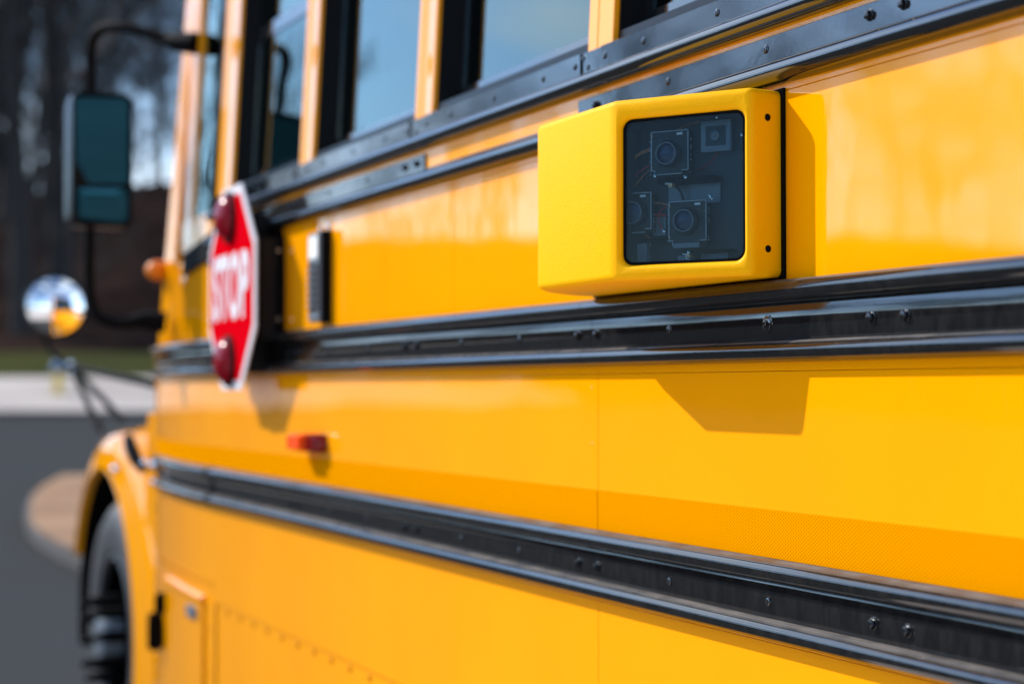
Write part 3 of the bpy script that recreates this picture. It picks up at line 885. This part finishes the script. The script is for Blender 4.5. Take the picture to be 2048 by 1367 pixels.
# hood latch and bright fittings at the rear of the fender
bm = bmesh.new()
tube(bm, [at(256, 872, 5.60), at(262, 895, 5.58), at(272, 918, 5.55), at(286, 940, 5.52)], [0.016, 0.022, 0.022, 0.014], 10)
hl = obj('hood_latch', bm, 'gloss_black', fender, smooth=60)
for (x, y, z, r) in ((308, 929, 5.22, 0.014), (308, 964, 5.22, 0.010), (290, 925, 5.40, 0.012), (232, 938, 5.62, 0.016)):
    bm = bmesh.new(); bmesh.ops.create_icosphere(bm, subdivisions=3, radius=r); bmesh.ops.translate(bm, vec=at(x, y, z), verts=bm.verts)
    obj('latch_pin', bm, 'chrome', fender, smooth=180)
bm = bmesh.new()
tube(bm, [at(308, 929, 5.25), at(300, 935, 5.4), at(285, 920, 5.52)], 0.006, 8); obj('latch_rod', bm, 'chrome', fender, smooth=60)

# ---- stop sign, folded against the side
SC_L, SC_H, SP = 3.968, 0.2245, 0.072
def WS(L, p, h): return W(L, p + (L - SC_L) * -0.03, h)
def octagon(R_in): return [(R_in / math.cos(R(22.5)) * math.cos(R(22.5 + 45 * k)), R_in / math.cos(R(22.5)) * math.sin(R(22.5 + 45 * k))) for k in range(8)]
def oct_plate(name, rin, p0, p1, m, parent):
    bm = bmesh.new()
    loft(bm, [[WS(SC_L + u, p1, SC_H + v) for u, v in octagon(rin)], [WS(SC_L + u, p0, SC_H + v) for u, v in octagon(rin)]])
    return obj(name, bm, m, parent)
sign = oct_plate('stop_sign', 0.2285, SP - 0.004, SP, 'sign_white', bus)
oct_plate('red_face', 0.207, SP + 0.0003, SP + 0.0012, 'sign_red', sign)
fc = bpy.data.curves.new('lettering', 'FONT'); fc.body = 'STOP'; fc.size = 0.245; fc.align_x = 'CENTER'; fc.align_y = 'CENTER'
fc.extrude = 0.0004; fc.offset = 0.009; fc.space_character = 1.06
fo = bpy.data.objects.new('lettering', fc); COL.objects.link(fo)
bpy.context.view_layer.update()
me = bpy.data.meshes.new_from_object(fo.evaluated_get(bpy.context.evaluated_depsgraph_get()))
bpy.data.objects.remove(fo)
xs = [v.co.x for v in me.vertices]; ys = [v.co.y for v in me.vertices]
cx_, cy_ = (max(xs) + min(xs)) / 2, (max(ys) + min(ys)) / 2
sx_, sy_ = 0.352 / (max(xs) - min(xs)), 0.152 / (max(ys) - min(ys))
for v in me.vertices:
    x, y, z = v.co
    v.co = WS(SC_L - (x - cx_) * sx_, SP + 0.0020 + z, SC_H + 0.004 + (y - cy_) * sy_)
new_obj('lettering', me, 'sign_white', sign)
for dh in (0.160, -0.163):
    bm = bmesh.new(); c = WS(SC_L + 0.006, SP + 0.0015, SC_H + dh)
    lathe(bm, c, (0, -1, 0), [(0.052, 0), (0.052, 0.008), (0.050, 0.014), (0.044, 0.022), (0.032, 0.030), (0.016, 0.034), (0.004, 0.035)], 40)
    obj('warning_lamp', bm, 'lamp_red', sign, smooth=40)
    bm = bmesh.new()
    lathe(bm, c, (0, -1, 0), [(0.058, -0.001), (0.058, 0.008), (0.0525, 0.010), (0.0525, -0.001)], 40)
    obj('lamp_bezel', bm, 'rubber_black', sign, smooth=40)
for du, dv in ((0.20, 0.07), (0.20, -0.07), (0.14, 0.14)):
    bm = bmesh.new(); lathe(bm, WS(SC_L + du, SP + 0.001, SC_H + dv), (0, -1, 0), [(0.007, 0), (0.007, 0.003), (0.004, 0.005)], 12); obj('bolt', bm, 'chrome', sign, smooth=40)
# sign mechanism: backing plate, motor box, hinge tube
bm = bmesh.new()
pl = [(SC_L - 0.185, SC_H - 0.13), (SC_L - 0.185, SC_H + 0.095), (SC_L - 0.150, SC_H + 0.14), (SC_L + 0.18, SC_H + 0.14), (SC_L + 0.18, SC_H - 0.14), (SC_L - 0.13, SC_H - 0.195), (SC_L - 0.175, SC_H - 0.16)]
loft(bm, [[W(L, -0.001, h) for L, h in pl], [W(L, 0.012, h) for L, h in pl]])
sb_ = obj('sign_bracket', bm, 'rubber_black', bus)
bm = bmesh.new()
box(bm, (SC_L - 0.172, 0.0125, SC_H - 0.115), (SC_L - 0.10, 0.052, SC_H + 0.105)); box(bm, (SC_L - 0.095, 0.0125, SC_H - 0.19), (SC_L + 0.16, 0.060, SC_H + 0.16))
bmesh.ops.bevel(bm, geom=list(bm.edges), offset=0.004, segments=2, affect='EDGES'); obj('motor_box', bm, 'gloss_black', sb_, smooth=40)
bm = bmesh.new(); tube(bm, [W(SC_L + 0.235, 0.045, SC_H - 0.13), W(SC_L + 0.235, 0.045, SC_H + 0.10)], 0.016, 16); obj('hinge', bm, 'rubber_black', sb_, smooth=40)
for h in (0.075, -0.075):
    bm = bmesh.new(); lathe(bm, W(SC_L - 0.178, 0.012, SC_H + h), (0, -1, 0), [(0.006, 0), (0.006, 0.004), (0.003, 0.006)], 12); obj('bolt', bm, 'chrome', sb_, smooth=40)

# ---- side mirror
MZ = 4.87; MS = 0.895
def rot_to(n, up=Vector((0, 0, 1))):
    n = n.normalized(); r_ = up.cross(n).normalized(); u_ = n.cross(r_); return r_, u_, n
mcen = at(199, 322, MZ)
mn = (CAM - mcen).normalized(); mn.z = 0; gn = (Matrix.Rotation(R(-3), 3, 'Z') @ mn).normalized(); mn = (Matrix.Rotation(R(13), 3, 'Z') @ mn).normalized()
mr, mu, mn = rot_to(mn)
def mring(w, h, r, d, ox=0, oy=0): return [mcen + (mr * (u + ox) + mu * (v + oy) + mn * d) * MS for u, v in rrect(w, h, r)]
MW, MH = 0.185, 0.405
bm = bmesh.new()
arm = spline([at(394, 86, 4.80), at(352, 80, 4.82), at(300, 68, 4.85), at(245, 55, 4.88), at(205, 58, 4.92), at(185, 82, 4.95), at(181, 130, 4.97), at(181, 200, 4.97), at(180, 330, 4.97), at(179, 470, 4.97), at(178, 560, 4.97), at(184, 605, 4.96), at(202, 636, 4.95), at(240, 646, 4.95), at(280, 646, 4.96), at(326, 646, 4.98)], 6)
tube(bm, arm, 0.0150, 12)
smir = obj('side_mirror', bm, 'rubber_black', bus, smooth=60)
bm = bmesh.new()
loft(bm, [mring(MW * 0.7, MH * 0.9, 0.03, -0.10), mring(MW * 0.92, MH * 0.98, 0.03, -0.085), mring(MW, MH, 0.03, -0.035), mring(MW, MH, 0.03, 0.0), mring(MW, MH, 0.03, 0.038), mring(MW - 0.012, MH - 0.012, 0.026, 0.042), mring(MW - 0.018, MH - 0.018, 0.024, 0.036), mring(MW - 0.02, MH - 0.02, 0.024, -0.004)])
obj('mirror_housing', bm, 'gloss_black', smir, smooth=40)
tn = R(-9)
gr = Vector((0, 0, 1)).cross(gn).normalized()
def tring(w, h, d, ox, oy): return [mcen + (gr * (u + ox) + (mu * math.cos(tn) + gn * math.sin(tn) * -1) * v + mu * oy + mn * (d + 0.004)) * MS for u, v in rrect(w, h, 0.016)]
bm = bmesh.new(); loft(bm, [tring(0.158, 0.258, 0.018, 0, 0.058), tring(0.158, 0.258, 0.022, 0, 0.058)]); obj('mirror_glass', bm, 'mirror_tinted', smir)
bm = bmesh.new()
loft(bm, [tring(0.158, 0.098, 0.010, 0, -0.135), tring(0.158, 0.098, 0.014, 0, -0.135), tring(0.12, 0.07, 0.0165, 0, -0.135), tring(0.06, 0.03, 0.018, 0, -0.135)])
obj('mirror_glass', bm, 'mirror_tinted', smir, smooth=60)
for pts, r in (([at(392, 87, 4.79), at(350, 84, 4.82), at(328, 76, 4.84)], [0.030, 0.026, 0.015]), ([at(332, 645, 4.97), at(290, 640, 4.96), at(258, 642, 4.95)], [0.030, 0.026, 0.015])):
    bm = bmesh.new(); tube(bm, pts, r, 14); obj('arm_mount', bm, 'rubber_black', smir, smooth=60)

# ---- round convex mirror on its tripod
ccen = at(111, 611, 6.75)
cn_ = (CAM - ccen).normalized(); cn_ = (cn_ + Vector((0, 0, 0.10)) + RIGHT * 0.20).normalized()
bm = bmesh.new()
hub = at(142, 733, 6.72)
for e, z in (((200, 858), 6.35), ((243, 836), 6.15), ((308, 768), 5.45)):
    tube(bm, [hub, at(*e, z)], 0.0120, 10)
tube(bm, spline([hub, at(112, 712, 6.78), at(92, 685, 6.82), at(88, 650, 6.84)], 4), 0.010, 10)
lathe(bm, hub, cn_, [(0.018, -0.015), (0.018, 0.02), (0.010, 0.03)], 14)
cm = obj('cross_view_mirror', bm, 'rubber_black', bus, smooth=50)
bm = bmesh.new()
lathe(bm, ccen, cn_, [(0.02, -0.075), (0.06, -0.065), (0.10, -0.035), (0.118, -0.004), (0.118, 0.004), (0.112, 0.006), (0.108, 0.0)], 40)
obj('mirror_housing', bm, 'gloss_black', cm, smooth=40)
bm = bmesh.new()
Rs = 0.19; dome = []
for k in range(11):
    r_ = 0.1085 * (1 - k / 10); dome.append((r_, math.sqrt(Rs * Rs - r_ * r_) - math.sqrt(Rs * Rs - 0.1085 ** 2) + 0.001))
lathe(bm, ccen, cn_, dome, 48)
obj('mirror_glass', bm, 'mirror', cm, smooth=60)
for x, y in ((141, 727), (146, 745)):
    bm = bmesh.new(); bmesh.ops.create_icosphere(bm, subdivisions=3, radius=0.012); bmesh.ops.translate(bm, vec=at(x, y, 6.68), verts=bm.verts); obj('bolt', bm, 'chrome', cm, smooth=180)

# amber cab marker on the windscreen post
bm = bmesh.new()
lathe(bm, W(5.10, 0.0, 0.335), (0.3, -1, 0), [(0.030, -0.05), (0.028, 0.0), (0.024, 0.012), (0.016, 0.022), (0.004, 0.024)], 24)
obj('turn_signal', bm, 'amber', bus, smooth=50)

# ================================================================== camera housing
HB, HT = 0.1265, 0.3405
profile = [(1.760, 0.0040), (1.7515, 0.048), (1.902, 0.148), (2.118, 0.148), (2.178, 0.108), (2.222, 0.058), (2.245, 0.0040)]
bm = bmesh.new()
lo = [bm.verts.new(W(L, p, HB)) for L, p in profile]; hi = [bm.verts.new(W(L, p, HT)) for L, p in profile]
bm.faces.new(lo); bm.faces.new(hi[::-1])
n_ = len(profile)
for i in range(n_):
    j = (i + 1) % n_; bm.faces.new((lo[i], hi[i], hi[j], lo[j]))
bmesh.ops.recalc_face_normals(bm, faces=bm.faces)
be = [e for e in bm.edges if not (abs(e.verts[0].co.y + 0.004) < 1e-6 and abs(e.verts[1].co.y + 0.004) < 1e-6)]
bmesh.ops.bevel(bm, geom=be, offset=0.0085, segments=5, affect='EDGES', profile=0.5)
me = bpy.data.meshes.new('camera_housing'); bm.to_mesh(me); bm.free()
shell = new_obj('camera_housing', me, 'housing_yellow', bus)
# window frame of reference: origin centre of opening, e along the face, n outward
A_, B_ = W(1.7515, 0.048, 0), W(1.902, 0.148, 0)
e_ = (A_ - B_).normalized()               # to the right in the picture (towards the rear)
zz = Vector((0, 0, 1)); nn = e_.cross(zz).normalized()
if nn.dot(CAM - A_) < 0: nn = -nn
t0_, t1_ = 0.055, 0.940
face_len = (A_ - B_).length
oc = A_.lerp(B_, (t0_ + t1_) / 2); oc.z = EYE + (0.1444 + 0.3170) / 2
ow, oh = face_len * (t1_ - t0_), 0.1726
def fr(u, v, d): return oc + e_ * u + zz * v + nn * d
def oring(off, d, rad=0.013): return [fr(u, v, d) for u, v in rrect(ow + 2 * off, oh + 2 * off, rad + off, 6)]
bm = bmesh.new()
loft(bm, [oring(0.0065, 0.02), oring(0.0062, 0.0003), oring(0.0040, -0.0006), oring(0.0018, -0.0022), oring(0.0004, -0.0045), oring(0.0, -0.007), oring(0.0, -0.052)])
bmesh.ops.recalc_face_normals(bm, faces=bm.faces)
cme = bpy.data.meshes.new('cut'); bm.to_mesh(cme); bm.free()
cut = bpy.data.objects.new('cut', cme); COL.objects.link(cut)
md = shell.modifiers.new('b', 'BOOLEAN'); md.operation = 'DIFFERENCE'; md.object = cut; md.solver = 'EXACT'
bpy.context.view_layer.update()
nm = bpy.data.meshes.new_from_object(shell.evaluated_get(bpy.context.evaluated_depsgraph_get()))
shell.modifiers.clear(); shell.data = nm; nm.name = 'camera_housing'
bpy.data.objects.remove(cut)
nm.materials.clear(); nm.materials.append(MATS['housing_yellow'])
for p in nm.polygons: p.use_smooth = True
nm.set_sharp_from_angle(angle=R(32))

bm = bmesh.new()                          # gasket plate between housing and bus
gp = [(1.7545, 0.0036), (2.249, 0.0036), (2.249, 0.0006), (1.7545, 0.0006)]
loft(bm, [[W(L, p, HB - 0.002) for L, p in gp], [W(L, p, HT + 0.002) for L, p in gp]])
obj('gasket', bm, 'rubber_black', shell)
bm = bmesh.new()                          # dark liner inside
loft(bm, [oring(-0.0006, -0.0072), oring(-0.0006, -0.050)], cap=False)
bm.faces.new([bm.verts.new(v) for v in oring(-0.0006, -0.050)])
obj('liner', bm, 'dark_interior', shell, normals=False)
bm = bmesh.new(); loft(bm, [oring(-0.0008, -0.0098), oring(-0.0008, -0.0075)]); obj('window_pane', bm, 'housing_glass', shell, normals=True)
bm = bmesh.new()                          # black seal round the pane
ra, rb = oring(-0.0008, -0.0068), oring(-0.0035, -0.0068)
rc, rd = oring(-0.0008, -0.0074), oring(-0.0035, -0.0074)
loft(bm, [ra, rb, rd, rc, ra], cap=False)
obj('window_seal', bm, 'rubber_black', shell, smooth=40)
# screws on the rear strip
for h in (0.3075, 0.158):
    c = W(1.7566, 0.0235, h); ax = (W(1.7515, 0.048, 0) - W(1.760, 0.004, 0)).normalized().cross(zz)
    if ax.dot(CAM - c) < 0: ax = -ax
    bm = bmesh.new(); lathe(bm, c - ax * 0.0006, ax, [(0.0042, 0), (0.0042, 0.0014), (0.0032, 0.0026), (0.0014, 0.0030)], 18); obj('screw', bm, 'rubber_black', shell, smooth=40)

# modules behind the glass; (u, v) measured on a plane d behind the face
def uv(px, py, d):
    o_ = oc + nn * d; r_ = ray(px, py); k = (o_ - CAM).dot(nn) / r_.dot(nn)
    p = CAM + r_ * k - o_
    return p.dot(e_), p.z
def fbox(bm, u0, u1, v0, v1, d0, d1):
    hexa(bm, [fr(u0, v0, d0), fr(u1, v0, d0), fr(u1, v0, d1), fr(u0, v0, d1), fr(u0, v1, d0), fr(u1, v1, d0), fr(u1, v1, d1), fr(u0, v1, d1)])
def fobj(name, m, boxes, bev=0.0, parent=None):
    bm = bmesh.new()
    for b in boxes: fbox(bm, *b)
    if bev: bmesh.ops.bevel(bm, geom=list(bm.edges), offset=bev, segments=1, affect='EDGES')
    return obj(name, bm, m, parent or shell)
def module(x0, y0, x1, y1, lx, ly, d, full=True):
    (u0, v1), (u1, v0) = uv(x0, y0, d), uv(x1, y1, d)
    lu, lv = uv(lx, ly, d)
    fobj('circuit_board', 'board_green', [(u0, u1, v0 + 0.004, v1, d - 0.0016, d), (u0 + 0.005, u1 - 0.008, v0, v0 + 0.004, d - 0.0016, d), (u0 + 0.002, u1 - 0.002, v0 + 0.001, v1 - 0.002, d - 0.018, d - 0.006)])
    t = 0.0006
    fobj('board_edge', 'silver', [(u0, u0 + t, v0 + 0.006, v1 - 0.001, d + 0.0001, d + 0.0008), (u1 - t, u1, v0 + 0.004, v1 - 0.001, d + 0.0001, d + 0.0008),
         (u0 + 0.005, u1 - 0.008, v0, v0 + t, d + 0.0001, d + 0.0008), (u0, u0 + 0.005, v0 + 0.005, v0 + 0.005 + t, d + 0.0001, d + 0.0008), (u0 + 0.0045, u0 + 0.005, v0, v0 + 0.005, d + 0.0001, d + 0.0008),
         (u1 - 0.0085, u1, v0 + 0.004, v0 + 0.004 + t, d + 0.0001, d + 0.0008), (u0, u1, v1 - t, v1, d + 0.0001, d + 0.0006)])
    rnd = random.Random(int(x0))
    bits = []
    for k in range(12):
        a = u0 + (u1 - u0) * rnd.random(); w_ = rnd.uniform(0.0005, 0.002)
        bits.append((a, min(a + w_, u1), v1 - 0.001, v1 + rnd.uniform(0, 0.0012), d - 0.001, d + 0.0008))
    for k in range(10):
        b_ = v0 + (v1 - v0) * rnd.random(); w_ = rnd.uniform(0.0006, 0.002)
        bits.append((u0 - 0.0022 - rnd.random() * 0.001, u0 - 0.0012, b_, b_ + w_, d - 0.003, d - 0.0005))
        bits.append((u1 + 0.0010, u1 + 0.0015 + rnd.random() * 0.0008, b_, b_ + w_, d - 0.004, d - 0.002))
    fobj('component', 'dull_metal', bits)
    fobj('side_board', 'plastic_grey', [(u0 - 0.0022, u0 - 0.0012, v0 + 0.004, v1, d - 0.014, d - 0.001)])
    fobj('component_label', 'label_white', [(u1 - 0.0150, u1 - 0.0075, v1 - 0.0055, v1 - 0.0028, d + 0.0002, d + 0.001)])
    fobj('connector', 'gold', [(u0 + 0.0002, u0 + 0.0018, v1 - 0.006, v1 - 0.0035, d + 0.0002, d + 0.001), (u0 + 0.0002, u0 + 0.0014, v0 + 0.008, v0 + 0.0105, d + 0.0002, d + 0.001)])
    c = fr(lu, lv, d)
    bm = bmesh.new(); lathe(bm, c, nn, [(0.0165, 0.0002), (0.0165, 0.004), (0.0155, 0.005), (0.0150, 0.008), (0.0135, 0.009), (0.0128, 0.0085), (0.0125, 0.006)], 40); obj('lens_barrel', bm, 'lens_ring', shell, smooth=30)
    bm = bmesh.new(); lathe(bm, c, nn, [(0.0131, 0.0088), (0.0131, 0.0095), (0.0122, 0.0095), (0.0120, 0.0080)], 40, capend=False); obj('lens_rim', bm, 'dull_metal', shell, smooth=30)
    bm = bmesh.new(); lathe(bm, c, nn, [(0.0121, 0.0060), (0.011, 0.0072), (0.008, 0.0086), (0.004, 0.0094), (0.0005, 0.0096)], 36); obj('lens', bm, 'lens_glass', shell, smooth=60)
DP = -0.028
module(1303, 265, 1377, 346, 1338, 308, DP)
module(1338, 404, 1413, 487, 1373, 442, DP)
module(1243, 388, 1303, 464, 1270, 426, DP)
# small square camera, upper right
(u0, v1), (u1, v0) = uv(1401, 243, -0.038), uv(1462, 300, -0.038)
bm = bmesh.new(); fbox(bm, u0, u1, v0, v1, -0.049, -0.038); bmesh.ops.bevel(bm, geom=list(bm.edges), offset=0.001, segments=2, affect='EDGES'); obj('small_camera', bm, 'plastic_grey', shell)
cu, cv = (u0 + u1) / 2, (v0 + v1) / 2
bm = bmesh.new(); fbox(bm, cu - 0.0125, cu + 0.0125, cv - 0.0115, cv + 0.0115, -0.0379, -0.0368); obj('camera_face', bm, 'dark_interior', shell)
bm = bmesh.new(); lathe(bm, fr(cu, cv, -0.0368), nn, [(0.0062, 0), (0.0062, 0.002), (0.0045, 0.0028), (0.0042, 0.002)], 28); obj('lens_barrel', bm, 'plastic_grey', shell, smooth=30)
bm = bmesh.new(); lathe(bm, fr(cu, cv, -0.0345), nn, [(0.0042, -0.0012), (0.003, -0.0006), (0.0005, 0)], 24); obj('lens', bm, 'lens_glass', shell, smooth=60)
bm = bmesh.new(); lathe(bm, fr(cu, cv, -0.0343), nn, [(0.0009, 0), (0.0007, 0.0006)], 10); obj('lens_dot', bm, 'gold', shell)
# shelves, brackets and pale bits on the back wall
(a0, b1), (a1, b0) = uv(1318, 360, -0.045), uv(1440, 404, -0.045)
fobj('bracket_plate', 'plastic_grey', [(a0 + 0.012, a1, b0, b1, -0.0485, -0.046)], 0.0006)
(a0, b1), (a1, b0) = uv(1318, 359, -0.03), uv(1430, 362, -0.03)
fobj('bracket', 'rubber_black', [(a0, a1, b0, b1 + 0.0006, -0.048, -0.026)])
(a0, b1), (a1, b0) = uv(1290, 478, -0.03), uv(1460, 502, -0.03)
fobj('bracket', 'rubber_black', [(a0, a0 + 0.034, b1 - 0.0035, b1, -0.048, -0.028), (a0 + 0.05, a1, b0, b0 + 0.003, -0.048, -0.034)])
(a0, b1), (a1, b0) = uv(1346, 487, -0.026), uv(1398, 494, -0.026)
fobj('bracket', 'plastic_grey', [(a0, a1, b0, b1, -0.045, -0.026)])
(a0, b1), (a1, b0) = uv(1248, 497, -0.04), uv(1294, 528, -0.04)
fobj('pale_plate', 'dull_metal', [(a0, a1, b0, b1 - 0.004, -0.0488, -0.040), (a0 + 0.012, a1, b1 - 0.004, b1 + 0.005, -0.0488, -0.040)])
(a0, b1), (a1, b0) = uv(1356, 512, -0.04), uv(1382, 526, -0.04)
fobj('pale_plate', 'dull_metal', [(a0, a1, b0, b1, -0.0488, -0.040)])
(a0, b1), (a1, b0) = uv(1402, 506, -0.045), uv(1455, 524, -0.045)
fobj('bracket_plate', 'plastic_grey', [(a0, a1, b0, b1, -0.049, -0.046)])
(a0, b1), (a1, b0) = uv(1305, 425, -0.04), uv(1330, 470, -0.04)
fobj('bracket_plate', 'plastic_grey', [(a0, a1, b0, b1 - 0.006, -0.0488, -0.042)])
for x, y, r in ((1340, 370, 0.0026), (1375, 511, 0.0030)):
    u_, v_ = uv(x, y, -0.022)
    bm = bmesh.new(); fbox(bm, u_ - r, u_ + r, v_ - r * 0.8, v_ + r * 0.8, -0.030, -0.022); obj('nut', bm, 'gold', shell)
    bm = bmesh.new(); lathe(bm, fr(u_ - 0.003, v_ + 0.002, -0.024), (0, 0, 1), [(0.0045, -0.001), (0.0045, 0.0004)], 16); obj('washer', bm, 'silver', shell)
for x, y, d in ((1370, 354, -0.02), (1422, 397, -0.035), (1419, 392, -0.035), (1309, 352, -0.02), (1483, 270, -0.03), (1433, 234, -0.03), (1327, 462, -0.02), (1374, 518, -0.02), (1376, 505, -0.02)):
    u_, v_ = uv(x, y, d)
    bm = bmesh.new(); lathe(bm, fr(u_, v_, d - 0.002), nn + Vector((0, 0, 0.4)), [(0.0022, 0), (0.0022, 0.0015), (0.0012, 0.0022), (0.0012, 0.0036), (0.0004, 0.004)], 10); obj('screw', bm, 'chrome', shell, smooth=35)
def wire(px, m, r=0.0008):
    pts = [fr(*uv(x, y, d), d) for x, y, d in px]
    bm = bmesh.new(); tube(bm, spline(pts, 8), r, 7); obj('wire', bm, m, shell, smooth=60)
wire([(1300, 296, -0.040), (1280, 306, -0.036), (1262, 320, -0.035), (1247, 348, -0.038)], 'wire_orange')
wire([(1302, 300, -0.041), (1276, 312, -0.037), (1260, 335, -0.036), (1250, 372, -0.040)], 'wire_orange')
wire([(1304, 336, -0.040), (1286, 352, -0.036), (1270, 372, -0.036), (1262, 388, -0.040)], 'wire_orange', 0.0006)
wire([(1304, 330, -0.042), (1290, 336, -0.036), (1266, 356, -0.036), (1254, 384, -0.040)], 'wire_red')
wire([(1280, 312, -0.044), (1268, 330, -0.042), (1272, 360, -0.042), (1280, 380, -0.044)], 'wire_black', 0.0012)
wire([(1292, 316, -0.044), (1284, 340, -0.042), (1286, 360, -0.042), (1294, 380, -0.044)], 'wire_black', 0.0012)
wire([(1334, 412, -0.040), (1320, 424, -0.036), (1317, 444, -0.036), (1326, 460, -0.040)], 'wire_red')
wire([(1303, 431, -0.042), (1316, 430, -0.040), (1332, 431, -0.042)], 'wire_red', 0.0016)
wire([(1303, 408, -0.044), (1316, 406, -0.042), (1334, 409, -0.044)], 'wire_orange', 0.0010)
wire([(1437, 302, -0.046), (1424, 322, -0.044), (1404, 336, -0.045), (1392, 340, -0.047)], 'wire_red', 0.0005)
wire([(1345, 366, -0.040), (1360, 382, -0.036), (1367, 400, -0.040)], 'wire_black', 0.0016)
wire([(1352, 262, -0.046), (1375, 250, -0.045), (1400, 244, -0.046)], 'wire_orange', 0.0005)
wire([(1294, 470, -0.04), (1299, 478, -0.036), (1302, 492, -0.040)], 'wire_orange')
